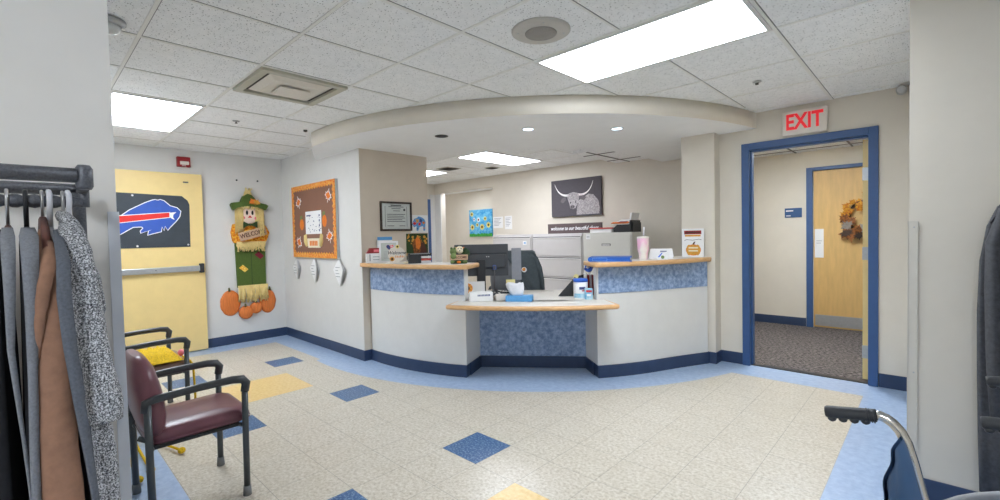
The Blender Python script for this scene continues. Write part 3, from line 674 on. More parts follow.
OXc, OYc = -3.515, 3.89
t = thing('office_chair', 'black leather office chair behind the worktop', 'office chair', (OXc, OYc, 0), face_to(OXc, OYc, -8))
def rr(w, d, z, y=0, k=16, pw=.5):
    out = []
    for i in range(k):
        a = 2*PI*i/k; c, s = math.cos(a), math.sin(a); out.append((w*math.copysign(abs(c)**pw, c), y+d*math.copysign(abs(s)**pw, s), z))
    return out
b = MB(); b.loft([rr(.20, .03, .62, .0), rr(.25, .045, .66, .0), rr(.27, .055, .80, .01), rr(.27, .055, .95, .02), rr(.25, .05, 1.06, .03), rr(.21, .035, 1.115, .035)]); obj('backrest', b, 'chairblk', t)
b = MB(); b.loft([rr(.22, .20, .43, .27), rr(.26, .25, .46, .27), rr(.26, .25, .52, .27), rr(.23, .21, .55, .27)]); obj('seat', b, 'chairblk', t)
b = MB(); b.tube([(0, .06, .66), (0, .02, .52), (0, .12, .44), (0, .26, .42)], .025, 10); b.tube([(0, .26, .43), (0, .26, .1)], .03, 12); obj('column', b, 'dark', t)
for q in range(5):
    a = 2*PI*q/5+.3; b = MB(); b.tube([(0, .26, .10), (.28*math.cos(a), .26+.28*math.sin(a), .065)], [.028, .018], 8); b.ell((.28*math.cos(a), .26+.28*math.sin(a), .035), (.03, .03, .034)); obj('base_arm', b, 'dark', t)
for s in (-1, 1):
    b = MB(); b.tube([(s*.27, .1, .52), (s*.30, .1, .68), (s*.30, .16, .70), (s*.30, .36, .70)], .018, 8); obj('armrest', b, 'dark', t)
# jacket hung on the chair back
t = thing('jacket', 'charcoal jacket with a round badge draped over the office chair back', 'jacket', (OXc, OYc, 0), face_to(OXc, OYc, -8))
b = MB()
rings = []
for k, (z, x0, x1) in enumerate(((1.145, -.10, .22), (1.13, -.12, .25), (1.07, -.06, .285), (.98, .0, .30), (.88, .05, .315), (.78, .11, .325), (.70, .17, .33), (.62, .2, .325))):
    ring_ = []
    for i in range(9):
        u = i/8; x = x0+(x1-x0)*u; ring_.append((x, -.062-.012*math.sin(u*9+z*12)-(.0 if k > 1 else -.03*(2-k)), z))
    for i in range(9):
        u = 1-i/8; x = x0+(x1-x0)*u; ring_.append((x, (-.052 if k > 1 else .075)-.012*math.sin(u*9+z*12), z))
    rings.append(ring_)
b.loft(rings); obj('body', b, 'jacket', t)
b = MB(); b.tube([(.27, -.05, 1.07), (.315, -.055, .95), (.34, -.055, .8), (.35, -.05, .64)], [.035, .042, .04, .03], 10, flat=.6); obj('sleeve', b, 'jacket', t)
b = MB(); b.lathe_y([(.030, 0), (.028, -.004)], (.14, -.082, .93), 16); b.lathe_y([(.02, -.0042), (.016, -.006)], (.137, -.082, .934), 12, 1); obj('badge', b, ['paper', 'orange2'], t)
# folded grey panel beside the monitor
b = MB(); b.box(-.05, .05, -.006, .006, .0, .33, .003); tag(obj('document_holder', b, 'inkl', loc=(-3.13, 3.52, .86), rotz=face_to(-3.13, 3.52)), 'pale grey upright panel between monitor and office chair', 'panel')

# desk clutter
t = thing('carton', 'white carton with a navy stripe of print at the left end of the worktop', 'box', (-3.03, 2.905, .7215), face_to(-3.03, 2.905, 6))
b = MB(); b.box(-.105, .105, -.05, .05, 0, .085, .003); obj('box', b, 'paper', t)
b = MB()
for k in range(9): b.box(-.035+.013*k, -.026+.013*k, -.0506, -.05, .05, .066)
obj('print', b, 'navy', t)
t = thing('desk_phone', 'black and white desk telephone behind the white carton', 'telephone', (-2.935, 3.10, .7215), face_to(-2.935, 3.10, 10)); t.scale = (.85, .85, .85)
b = MB(); b.prism([(-.09, 0), (.09, 0), (.09, .03), (-.09, .075)], -.09, .09, 'x'); obj('base', b, 'signw', t)
b = MB(); b.tube([(-.065, -.07, .055), (-.065, -.03, .06), (-.065, .03, .082), (-.065, .07, .095)], [.022, .014, .014, .022], 10); obj('handset', b, 'dark', t)
b = MB()
for i in range(3):
    for j in range(4): b.box(-.01+.03*i, .012+.03*i, -.05+.03*j, -.03+.03*j, .045+.0126*j, .053+.0126*j)
obj('keypad', b, 'dark', t)
t = thing('tissue_box', 'blue tissue box with a white tissue pulled up on the worktop', 'tissue box', (-2.74, 3.115, .7215), face_to(-2.74, 3.115, -10))
b = MB(); b.box(-.12, .12, -.055, .055, 0, .052, .003); obj('box', b, 'tblue', t)
b = MB(); rings = []
for k in range(6):
    z = .0525+.022*k; w = .05+.012*k-.004*k*k*.3; rings.append([(-.02-.004*k+w*math.cos(2*PI*i/14)*(1+.12*math.sin(3*i)), (.02-.002*k)*math.sin(2*PI*i/14)+.006*math.sin(i*2+k), z+.010*math.sin(i*1.7)*(k/5)) for i in range(14)])
b.loft(rings); obj('tissue', b, 'tissue', t)
b = MB(); b.box(-.045, .045, -.001, .001, 0, .08); tag(obj('sticky_note', b, 'note', loc=(-3.07, 3.36, .80), rotz=face_to(-3.07, 3.36)), 'pale yellow sticky note below the monitor', 'sticky note')
t = thing('photo_card', 'card with an orange flower picture under the monitor', 'card', (-3.32, 3.06, .7215), face_to(-3.32, 3.06))
b = MB(); b.box(-.13, .13, -.003, .003, .0, .15); obj('card', b, 'paper', t)
b = MB(); b.prism(circle(-.04, .085, .05, 14), -.0045, -.0031); b.prism(circle(-.04, .085, .02, 10), -.0055, -.0046, mi=1); obj('flower_print', b, ['orange2', 'dbrown'], t)
t = thing('cable_heap', 'heap of black cables and adapters on the desk below the monitor', 'cables', (-3.08, 3.21, .7215), face_to(-3.14, 3.10))
random.seed(5)
for k in range(4):
    b = MB(); pts = [(-.12+.06*i+random.uniform(-.03, .03), random.uniform(-.04, .05), .012+random.random()*.05) for i in range(6)]; b.tube(pts, .008, 8); obj('cable', b, 'dark', t)
b = MB(); b.box(-.10, -.03, -.06, -.02, 0, .04, .004); obj('adapter', b, 'screen', t)
b = MB(); b.box(.02, .10, -.07, -.04, .0, .035, .004); obj('label_maker', b, 'cab', t)
# right end of the worktop
t = thing('wipes_canister', 'white wipes canister with blue lid at the right end of the worktop', 'canister', (-2.385, 3.575, .7215), face_to(-2.385, 3.575))
b = MB(); b.lathe([(.062, 0), (.066, .006), (.066, .15), (.064, .156)], seg=28); obj('body', b, 'white2', t)
b = MB(); b.lathe([(.068, .1565), (.068, .176), (.062, .184), (.02, .186)], seg=28); obj('lid', b, 'wipeblue', t)
b = MB(); b.arc((0, 0), .0662, .0672, -150, -30, .012, .05, 16); b.arc((0, 0), .0662, .0672, -100, -50, .088, .112, 10, mi=1); b.arc((0, 0), .0662, .0672, -80, -55, .072, .082, 8, mi=2); obj('label_print', b, ['label_l', 'navy', 'red'], t)
t = thing('small_carton', 'small pale blue carton standing beside the wipes canister', 'box', (-2.29, 3.56, .7215), face_to(-2.29, 3.56, 12))
b = MB(); b.box(-.034, .034, -.02, .02, 0, .10, .002); obj('box', b, 'label_l', t)
b = MB(); b.box(-.026, .026, -.0208, -.02, .066, .085, mi=0); b.box(-.02, .02, -.0208, -.02, .03, .05, mi=1); obj('print', b, ['red', 'paper'], t)
t = thing('tablet_stand', 'dark slanted tablet on a stand left of the wipes canister', 'tablet', (-2.60, 3.70, .7215), face_to(-2.60, 3.70, 0))
b = MB(); b.prism([(-.11, 0), (.07, 0), (.07, .17), (.055, .185)], -.09, -.075); obj('tablet', b, 'screen_d', t)
b = MB(); b.prism([(-.05, 0), (.06, 0), (.06, .14)], -.074, .05); obj('stand', b, 'dark', t)
t = thing('literature_rack', 'red striped leaflets in a clear rack against the right ledge support', 'leaflet rack', (-2.415, 3.765, .7215), face_to(-2.415, 3.765, 15))
b = MB(); b.box(-.05, .05, -.045, .045, 0, .012, .002); b.box(.046, .05, -.045, .045, .012, .20); obj('holder', b, 'clear', t)
for k in range(4):
    b = MB(); b.box(-.04+.022*k, -.03+.022*k, -.04, .04, .0125, .215-.012*(k % 2)); obj('leaflet', b, 'dred' if k % 2 else 'paper', t)
t = thing('pom_pom', 'blue and white ribbon pom pom above the red leaflets', 'pom pom', (-2.415, 3.765, .9375), face_to(-2.415, 3.765))
b = MB(); b.ell((0, 0, .055), (.04, .04, .045), u=12, v=8); obj('core', b, 'wipeblue', t)
random.seed(9)
for k in range(7):
    a = 2*PI*k/7; q = random.uniform(-.3, .8); c = (.034*math.cos(a), .034*math.sin(a), .055+.03*q); b = MB(); b.ell(c, (.018, .018, .014), u=8, v=6); obj('ribbon_loop', b, 'paper' if k % 2 else 'royal', t)
t = thing('tape_dispenser', 'black tape dispenser with yellow roll behind the wipes canister', 'tape dispenser', (-2.57, 3.86, .7215), face_to(-2.57, 3.86))
b = MB(); b.prism([(-.09, 0), (.09, 0), (.10, .12), (.06, .20), (-.02, .18), (-.06, .08)], -.025, .025); obj('body', b, 'dark', t)
b = MB(); b.lathe_y([(.028, -.018), (.03, 0), (.028, .018)], (-.045, -.0, .165), 16); obj('tape_roll', b, 'note', t)

# things on the left ledge
LT = LZ1+.0016
def on(a, R): x, y = cpt(a, R); return (x, y, LT)
p = on(-92.0, 2.44); t = thing('brochure_holder', 'blue topped brochure holder at the back of the left ledge', 'brochure holder', (p[0]-.005, p[1]+.01, p[2]), face_to(*p[:2], 10))
b = MB(); b.box(-.085, .085, .0, .035, 0, .10, .002); b.prism([(-.085, 0), (-.078, 0), (-.078, .24), (-.085, .24)], .025, .035); obj('stand', b, 'clear', t)
b = MB(); b.box(-.08, .08, .012, .02, .101, .27, mi=0); b.box(-.08, .08, .0112, .012, .235, .27, mi=1); b.box(-.065, .0, .0112, .012, .11, .21, mi=2); b.box(.005, .06, .0112, .012, .12, .19, mi=2); obj('brochure', b, ['paper', 'tblue', 'navy'], t)
p = on(-92.0, 2.62); t = thing('card_holder', 'red and white appointment card box at the left end of the ledge', 'card box', (p[0]+.09, p[1]-.0, p[2]), face_to(*p[:2], 10))
b = MB(); b.box(-.085, .085, -.03, .03, 0, .10, .002); b.box(-.055, -.045, -.031, -.03, .02, .09, mi=1); b.box(-.02, .07, -.031, -.03, .06, .066, mi=1); b.box(-.02, .07, -.031, -.03, .03, .036, mi=1); obj('box', b, ['paper', 'inkl'], t)
b = MB(); b.prism([(-.085, .1005), (.085, .1005), (.07, .155), (-.05, .155)], -.028, .028); b.box(-.01, .05, -.0286, -.028, .115, .14, mi=1); obj('cards', b, ['dred', 'pink'], t)
p = on(-88.0, 2.50); t = thing('heart_frame', 'white framed print with a flag heart on the left ledge', 'picture frame', p, face_to(*p[:2], 8))
b = MB(); w, h = .098, .225
b.box(-w, -w+.018, -.01, .01, 0, h, .002); b.box(w-.018, w, -.01, .01, 0, h, .002); b.box(-w+.018, w-.018, -.01, .01, 0, .018, .002); b.box(-w+.018, w-.018, -.01, .01, h-.018, h, .002); obj('frame', b, 'white2', t)
b = MB(); b.box(-w+.018, w-.018, -.004, .006, .018, h-.018)
for k in range(6): b.box(-.055, .04, -.0046, -.004, .04+.014*k, .043+.014*k, mi=1)
obj('print', b, ['mat_grey', 'inkl'], t)
def heart(cx, cz, s): return [(cx+s*16*math.sin(a)**3/17, cz+s*(13*math.cos(a)-5*math.cos(2*a)-2*math.cos(3*a)-math.cos(4*a))/17) for a in [2*PI*k/28 for k in range(28)]]
b = MB(); b.prism(heart(.012, .158, .04), -.0052, -.0042, mi=0)
hp = heart(.012, .158, .0385); b.prism([q for q in hp if q[0] <= .013 or q[1] < .135], -.0058, -.0053, mi=1)
for k in range(3): b.box(.018, .046-.004*k, -.006, -.0053, .150+.016*k-.004, .154+.016*k, mi=2)
obj('heart', b, ['flagred', 'navy', 'paper'], t)
p = on(-82.8, 2.58); t = thing('welcome_plaque', 'round tan welcome plaque with a sunflower on the left ledge', 'plaque', p, face_to(*p[:2], 4))
b = MB(); b.prism(circle(0, .092, .086, 28, .078), -.006, .006); b.box(-.07, .07, -.02, .02, 0, .014, .002); obj('plaque', b, 'signw', t)
b = MB(); b.text('Welcome', .046, .0, -.0066, .105, .0004, shear=.3, bold=.0006); obj('lettering', b, 'ink', t)
b = MB()
for k in range(6): b.box(-.012+.016*k, -.004+.016*k, -.0072, -.0061, .056+.002*(k % 2), .080-.003*(k % 3))
obj('word', b, 'orange2', t)
for x, z, s in ((-.045, .045, .03), (.01, .168, .022)):
    b = MB(); b.prism([(x+(s if k % 2 else s*.62)*math.cos(2*PI*k/20), z+(s if k % 2 else s*.62)*math.sin(2*PI*k/20)) for k in range(20)], -.010, -.0066); b.prism(circle(x, z, s*.42, 10), -.012, -.0101, mi=1); obj('sunflower', b, ['brass' if z < .1 else 'petal', 'dbrown'], t)
p = on(-77.4, 2.50); t = thing('card_tray', 'black card tray with pale cards beside the cow photo', 'card tray', p, face_to(*p[:2], 10))
b = MB(); b.box(-.115, .01, -.035, .035, 0, .085, .003); b.box(.011, .115, -.035, .035, .075, .085, .002); b.box(-.115, .115, -.04, .03, .0855, .10, .002); obj('tray', b, 'dark', t)
for k in range(3):
    b = MB(); b.box(.013, .112, -.032, .03, .002+.024*k, .02+.024*k, .002); obj('card_stack', b, ('paper', 'folderred', 'paper')[k], t)
b = MB(); b.box(-.10, .10, -.0412, -.0402, .092, .0975); obj('trim_line', b, 'metal', t)
p = on(-79.2, 2.60); t = thing('trinket', 'small cream trinket lying between plaque and card tray', 'trinket', p, face_to(*p[:2]))
b = MB(); b.ell((0, 0, .012), (.035, .02, .0118), u=12, v=8); b.ell((.04, 0, .018), (.02, .015, .0175), u=10, v=8); obj('shell', b, 'cream', t)
p = on(-66.6, 2.53); t = thing('animal_figurine', 'small animal figurine with a wooden welcome board at the ledge end', 'figurine', p, face_to(*p[:2], 0))
b = MB(); b.box(-.085, .085, -.02, .01, .035, .085, .005); obj('board', b, 'signtan', t)
b = MB(); b.text('WELCOME', .031, 0, -.0206, .060, .0006, bold=.0006); obj('lettering', b, 'dbrown', t)
b = MB(); b.ell((-.05, .01, .115), (.034, .03, .034)); b.ell((-.068, -.004, .145), (.012, .012, .014)); b.ell((-.035, -.004, .145), (.012, .012, .014)); b.ell((-.05, -.012, .07), (.03, .02, .03)); b.ell((-.068, -.014, .148), (.005, .005, .006), mi=1); b.ell((-.035, -.014, .148), (.005, .005, .006), mi=1); obj('frog', b, ['lgreen', 'black'], t)
b = MB(); b.ell((.01, .008, .13), (.038, .034, .036)); b.ell((-.026, .01, .135), (.012, .014, .022), mi=1); b.ell((.046, .01, .135), (.012, .014, .022), mi=1); b.ell((.01, -.022, .12), (.018, .014, .014)); b.ell((.01, -.035, .124), (.006, .005, .005), mi=2); b.ell((-.004, -.022, .142), (.005, .005, .006), mi=2); b.ell((.024, -.022, .142), (.005, .005, .006), mi=2); obj('dog', b, ['cream', 'orange', 'black'], t)
b = MB(); b.ell((.07, .012, .10), (.038, .03, .042)); b.ell((.062, -.005, .13), (.022, .018, .02)); b.ell((.054, -.02, .134), (.004, .004, .005), mi=1); b.ell((.07, -.02, .134), (.004, .004, .005), mi=1); obj('turtle', b, ['dgreen', 'black'], t)
b = MB(); b.box(-.08, .08, -.015, .03, 0, .034, .01); b.ell((-.06, -.015, .02), (.02, .012, .014), mi=1); b.ell((0, -.015, .016), (.02, .012, .012), mi=2); b.ell((.06, -.015, .02), (.022, .012, .014), mi=1); obj('base', b, ['dgreen', 'lgreen', 'orange'], t)

# things on the right ledge
p = on(-33.8, 2.52); t = thing('binder', 'blue ring binder lying on the right ledge', 'binder', p, face_to(*p[:2], -3))
b = MB(); b.box(-.185, .185, -.12, .12, 0, .004, .001); b.box(-.185, .185, -.12, .12, .036, .040, .001); b.tube([(-.183, -.12, .02), (-.183, .12, .02)], .0205, 12); obj('cover', b, 'binder', t)
b = MB(); b.box(-.165, .17, -.112, .112, .0045, .0355); b.box(-.16, -.03, -.121, -.1125, .006, .034, .002, mi=1); obj('pages', b, ['binder', 'binder_l'], t)
p = on(-26.2, 2.53); t = thing('tumbler', 'pearly pink tumbler with white straw on the right ledge', 'tumbler', p); t.scale = (1.18, 1.18, 1.18)
b = MB(); b.lathe([(.031, 0), (.034, .004), (.036, .055), (.045, .075), (.046, .165), (.047, .17)], seg=28); obj('cup', b, 'tumbler', t)
b = MB(); b.lathe([(.047, .1705), (.0475, .178), (.044, .184), (.012, .186)], seg=28); obj('lid', b, 'signw', t)
b = MB(); b.tube([(.006, 0, .187), (.009, 0, .26)], .005, 10); obj('straw', b, 'white2', t)
b = MB(); b.lathe([(.0365, .056), (.0385, .062), (.0385, .066)], seg=28, caps=False); obj('band', b, 'hangw', t)
p = on(-20.6, 2.50); t = thing('tent_card', 'white tent name card standing on the right ledge', 'tent card', p, face_to(*p[:2], -6))
b = MB(); b.loft([[(-.115, -.03, 0), (.115, -.03, 0), (.115, -.027, 0), (-.115, -.027, 0)], [(-.10, .015, .095), (.10, .015, .095), (.10, .018, .095), (-.10, .018, .095)], [(-.115, .055, 0), (.115, .055, 0), (.115, .058, 0), (-.115, .058, 0)]], smooth=False); obj('card', b, 'paper', t)
b = MB()
for z, x0, x1 in ((.066, -.01, .05), (.052, -.01, .035), (.03, -.01, .03)): y = -.03+.045*z/.095-.0015; b.box(x0, x1, y-.0006, y+.001, z, z+.008)
obj('print', b, 'navy', t)
p = on(-22.6, 2.61); t = thing('business_card', 'small illustrated card leaning on the tent card beside the tumbler', 'card', p, face_to(*p[:2], 6))
b = MB(); b.box(-.048, .048, -.002, .002, 0, .064); obj('card', b, 'paper', t)
b = MB(); b.prism([(-.045, .02), (-.01, .06), (.0, .06), (-.03, .018)], -.003, -.0021, mi=0); b.prism(circle(.0, .02, .016, 10), -.003, -.0021, mi=1); obj('print', b, ['wipeblue', 'lgreen'], t)
p = (-1.757, 4.65, LT); t = thing('pumpkin_flyer', 'white flyer with an orange pumpkin standing against the pilaster', 'flyer', p, .1)
b = MB(); b.box(-.105, .105, -.003, .003, 0, .285); b.box(-.105, .105, .003, .04, 0, .008, mi=0); obj('sheet', b, 'paper', t)
b = MB()
b.box(-.082, .082, -.0042, -.0032, .228, .265, mi=0); b.box(-.07, .07, -.0048, -.0043, .238, .254, mi=3); b.box(-.075, .075, -.0042, -.0032, .205, .222, mi=1)
b.prism(circle(.005, .07, .072, 24, .056), -.0042, -.0032, mi=2)
for x in (-.035, .005, .045): b.prism(circle(x, .07, .027, 16, .054), -.0048, -.0043, mi=1)
for z in (.085, .055): b.box(-.04, .05, -.0056, -.0050, z, z+.014, mi=4)
b.prism([(-.005, .125), (.015, .125), (.025, .155), (.01, .15)], -.0042, -.0032, mi=3)
b.tube([(-.08, -.0038, .165), (-.06, -.0038, .175), (.0, -.0038, .168), (.06, -.0038, .178), (.085, -.0038, .17)], .002, 5, mi=3)
obj('print', b, ['dred', 'brass', 'orange', 'dbrown', 'cream'], t)

# certificate wall (facing the room, local x = world y)
def onwall(name, label, cat, y, z, off=.0005, group=None): return thing(name, label, cat, (-4.44+off, y, z), PI/2, group)
t = onwall('certificate', 'dark framed certificate on the tan wall above the left ledge', 'certificate', 2.945, 1.565)
w, h = .208, .165; b = MB()
b.box(-w, -w+.02, -.022, 0, -h, h, .003); b.box(w-.02, w, -.022, 0, -h, h, .003); b.box(-w+.02, w-.02, -.022, 0, -h, -h+.02, .003); b.box(-w+.02, w-.02, -.022, 0, h-.02, h, .003); obj('frame', b, 'wood_frame', t)
b = MB(); b.box(-w+.02, w-.02, -.008, 0, -h+.02, h-.02); obj('document', b, 'mat_grey', t)
b = MB()
for x0, x1, z in ((-.10, .10, .105), (-.06, .06, .085), (-.04, .05, .06), (-.12, .12, .02), (-.12, .1, 0), (-.12, .12, -.02), (-.12, .08, -.04), (-.12, .12, -.06), (-.12, -.03, -.11), (.04, .12, -.11)): b.box(x0, x1, -.0086, -.008, z, z+.006)
for x in (-.145, .142): b.box(x, x+.004, -.0086, -.008, -.12, .115)
b.box(-.07, .07, -.0086, -.008, .118, .128); b.prism(circle(.11, .075, .014, 12), -.0088, -.0081); obj('print', b, 'ink', t)
t = onwall('buffalo_print', 'white print of a colourful patchwork buffalo beside the certificate', 'print', 3.27, 1.48)
b = MB(); b.box(-.125, .125, -.002, 0, -.105, .105); obj('sheet', b, 'paper', t)
buf = [(-.09, .03), (-.075, .055), (-.04, .065), (-.01, .085), (.03, .075), (.07, .055), (.09, .02), (.085, -.02), (.08, -.085), (.055, -.085), (.05, -.03), (.0, -.04), (-.02, -.085), (-.045, -.085), (-.045, -.03), (-.08, -.045), (-.105, -.01)]
b = MB(); b.prism([(x, z+.005) for x, z in buf], -.0028, -.0021, mi=0)
random.seed(2)
for k, (x, z, s) in enumerate(((-.07, 0, .028), (-.03, .03, .032), (.02, .035, .03), (.06, .01, .026), (.0, -.005, .026), (-.05, .045, .014), (-.035, -.06, .012), (.065, -.055, .014))): b.prism(leaf_pts(x, z+.005, s, k), -.0034, -.0029, mi=1+k % 4)
obj('buffalo', b, ['tblue', 'flagred', 'brass', 'navy', 'orange'], t)
t = onwall('cow_photo', 'photo of a brown highland cow among yellow flowers beside the card tray', 'photo', 3.231, 1.215)
b = MB(); b.box(-.155, .155, -.002, 0, -.152, .152); obj('sheet', b, 'dgreen', t)
b = MB(); random.seed(4)
for k in range(34):
    x, z = random.uniform(-.14, .14), random.choice([random.uniform(.05, .14), random.uniform(-.14, .14)]); b.prism(circle(x, z, random.uniform(.008, .02), 7), -.0026-.0001*k/34, -.0021)
obj('flowers', b, 'brass', t)
b = MB(); b.prism([(-.05, -.15), (-.06, -.02), (-.075, .04), (-.04, .085), (.02, .095), (.06, .085), (.075, .05), (.10, .03), (.13, -.04), (.14, -.15)], -.0034, -.0028, mi=0); b.prism([(.03, -.15), (.05, .03), (.09, .05), (.13, -.03), (.145, -.15)], -.004, -.0035, mi=1); b.prism([(-.03, .08), (0, .12), (.04, .08), (.05, .01), (.02, -.04), (-.02, -.02)], -.0042, -.0036, mi=2); obj('cow', b, ['leafb', 'dbrown', 'orange'], t)

# ------------------------------------------------------------------ far left wall: door flag, alarm, scarecrow
t = thing('flag', 'dark flag with a charging blue buffalo emblem hung on the open yellow door', 'flag', (XD+.0005, 1.05, 1.27), PI/2)
b = MB(); b.prism([(-.415, 0), (.336, 0), (.343, .50), (.325, .55), (.27, .60), (-.41, .617)], -.006, 0)
for x in (-.25, -.02, .2): b.prism([(x, .005), (x+.006, .005), (x+.01, .595), (x+.004, .595)], -.0072, -.006)
b.prism([(-.4, .16), (.33, .14), (.33, .146), (-.4, .168)], -.0072, -.006); b.prism([(-.4, .40), (.33, .39), (.33, .394), (-.4, .406)], -.0072, -.006)
obj('cloth', b, 'flag', t)
bz = [(-.38, .31), (-.296, .355), (-.216, .424), (-.081, .506), (-.016, .537), (.01, .545), (.039, .539), (.06, .548), (.095, .535), (.15, .479), (.217, .458), (.25, .42), (.238, .36), (.202, .305), (.142, .235), (.12, .20), (.095, .247), (.085, .198), (.066, .24), (.055, .184), (-.03, .16), (-.067, .145), (-.056, .19), (-.03, .205), (-.129, .169), (-.13, .19), (-.105, .225), (-.12, .24), (-.197, .236), (-.276, .181), (-.39, .10), (-.41, .17)]
cxm = sum(x for x, z in bz)/len(bz); czm = sum(z for x, z in bz)/len(bz)
def grow(P, d):
    N = len(P); V = [Vector(p) for p in P]; ar = sum(V[i].x*V[(i+1) % N].y-V[(i+1) % N].x*V[i].y for i in range(N)); s = 1 if ar < 0 else -1; out = []
    for i in range(N):
        tn = (V[(i+1) % N]-V[i]).normalized()+(V[i]-V[i-1]).normalized(); tn = tn.normalized() if tn.length > .1 else Vector((1, 0)); q = V[i]+Vector((-tn.y, tn.x))*d*s; out.append((q.x, q.y))
    return out
b = MB(); b.prism(grow(bz, .009), -.0085, -.0073, mi=0); b.prism(bz, -.0095, -.0086, mi=1); b.prism([(-.41, .262), (.15, .343), (.15, .409), (-.41, .355)], -.0102, -.0096, mi=0); b.prism([(-.41, .27), (.14, .35), (.14, .402), (-.41, .345)], -.0109, -.0103, mi=2); b.prism([(.14, .40), (.15, .345), (.165, .33), (.19, .32), (.175, .35), (.18, .38), (.21, .41), (.17, .405)], -.0112, -.0103, mi=0)
obj('buffalo_emblem', b, ['white2', 'royal', 'flagred'], t)
for x, z in ((-.19, .588), (-.165, .022), (.315, .025)):
    b = MB(); b.lathe_y([(.011, -.0075), (.009, -.0095)], (x, 0, z), 12); obj('grommet', b, 'white2', t)
t = thing('fire_alarm', 'red fire alarm strobe high on the far left wall', 'fire alarm', (XF+.0005, 1.365, 2.285), PI/2)
b = MB(); b.box(-.068, .068, -.05, 0, -.06, .06, .008); obj('housing', b, 'dred', t)
b = MB(); b.box(-.04, .05, -.062, -.0505, -.035, .005, .004); obj('lens', b, 'signw', t)
b = MB(); b.text('FIRE', .024, .0, -.0512, -.047, .0004); obj('lettering', b, 'white2', t)
for y, z, lab in ((1.941, 2.112, 'left wall screw above the scarecrow'), (2.193, 2.117, 'right wall screw above the scarecrow')):
    b = MB(); b.lathe_y([(.011, 0), (.011, -.006), (.006, -.01)], (0, 0, 0), 12); b.box(-.007, .007, -.0108, -.0101, -.001, .001, mi=1); tag(obj('wall_screw', b, ['ink', 'black'], loc=(XF+.0005, y, z), rotz=PI/2), lab, 'screw', 'screws above the scarecrow')
# scarecrow
t = thing('scarecrow', 'tall scarecrow wall hanging with green hat, straw hair and welcome board', 'scarecrow', (XF+.001, 2.06, .52), PI/2)
def S(y, z): return (y-2.06, z-.52)
b = MB(); b.prism([S(1.886, 1.30), S(1.90, .72), S(2.075, .72), S(2.245, .72), S(2.25, 1.29)], -.03, 0); b.box(.010, .016, -.0315, -.0301, .21, .70, mi=1); obj('trousers', b, ['green', 'dgreen'], t)
b = MB(); b.prism([S(1.88, 1.30), S(1.86, 1.33), S(1.845, 1.44), S(1.87, 1.54), S(1.93, 1.56), S(2.20, 1.55), S(2.26, 1.52), S(2.305, 1.43), S(2.27, 1.33), S(2.24, 1.29)], -.045, 0); obj('shirt', b, 'plaid', t)
b = MB(); b.loft([[(*[c for c in (S(2.06, 1.62)[0]+.105*r*math.cos(2*PI*k/20),)], -.045-.03*math.sqrt(max(0, 1-r*r)), S(2.06, 1.655)[1]+.125*r*math.sin(2*PI*k/20)) for k in range(20)] for r in (1, .8, .5, .1)]); obj('face', b, 'skin', t)
b = MB()
for s in (-1, 1):
    x, z = S(2.06+s*.033, 1.69); b.ell((x, -.074, z), (.014, .006, .03), u=10, v=8)
obj('eyes', b, 'black', t)
b = MB(); x, z = S(2.06, 1.625); b.prism([(x-.025, z), (x+.025, z), (x, z+.03)], -.082, -.073); x, z = S(1.985, 1.625); b.prism(circle(x, z, .02, 10), -.072, -.065, mi=1); x, z = S(2.135, 1.62); b.prism(circle(x, z, .02, 10), -.072, -.065, mi=1); obj('nose_and_cheeks', b, ['red', 'pink'], t)
b = MB(); x, z = S(2.06, 1.535); b.prism([(x, z), (x-.08, z+.04), (x-.08, z-.045)], -.085, -.06); b.prism([(x, z), (x+.085, z+.045), (x+.085, z-.04)], -.085, -.06); b.box(x-.015, x+.015, -.09, -.058, z-.015, z+.015, .004); obj('bow_tie', b, 'dgreen', t)
random.seed(11)
def strands(x0, x1, ztop, zbot, n, y0, jit=.02, r=.0055, name='hair'):
    b = MB()
    for k in range(n):
        x = x0+(x1-x0)*(k+random.random()*.8)/n; zb = zbot+random.uniform(-jit, jit); y = y0-random.random()*.018
        b.tube([(x, y, ztop), (x+random.uniform(-.012, .012), y-.006, (ztop+zb)/2), (x+random.uniform(-.022, .022), y, zb)], r, 5)
    return b
b = strands(S(1.885, 0)[0], S(1.985, 0)[0], S(0, 1.77)[1], S(0, 1.47)[1], 26, -.055, .05)
b2 = strands(S(2.135, 0)[0], S(2.235, 0)[0], S(0, 1.77)[1], S(0, 1.46)[1], 26, -.055, .05)
obj('hair', b, 'straw', t); obj('hair', b2, 'straw', t)
b = strands(S(1.95, 0)[0], S(2.17, 0)[0], S(0, 1.775)[1], S(0, 1.735)[1], 24, -.078, .015); obj('fringe', b, 'straw', t)
b = MB(); b.prism([S(1.84, 1.79), S(1.86, 1.815), S(1.97, 1.83), S(2.06, 1.832), S(2.16, 1.825), S(2.255, 1.805), S(2.285, 1.785), S(2.255, 1.73), S(2.20, 1.75), S(2.06, 1.775), S(1.92, 1.755), S(1.865, 1.72)], -.10, -.02); b.prism([S(1.955, 1.826), S(1.985, 1.90), S(2.04, 1.935), S(2.09, 1.92), S(2.125, 1.88), S(2.16, 1.826)], -.085, -.02); obj('hat', b, 'green', t)
b = MB(); b.prism(leaf_pts(*S(2.09, 1.835), .05, .5), -.108, -.101, mi=0); b.prism(leaf_pts(*S(2.14, 1.825), .048, -.4), -.112, -.109, mi=1); obj('hat_leaves', b, ['orange', 'brass'], t)
b = MB(); random.seed(6)
for k in range(22):
    x, z = S(2.045+random.uniform(-.05, .06), 1.905); b.tube([(x, -.06, z), (x*.6+(-.015)*.4+random.uniform(-.02, .02), -.066, z+.05), (x*.5-.008+random.uniform(-.02, .03), -.06, z+.08+random.random()*.03)], .006, 5)
obj('hat_straw', b, 'straw', t)
x, z = S(2.078, 1.415); R_ = Matrix.Translation((x, 0, z)) @ Matrix.Rotation(rad(-15), 4, 'Y')
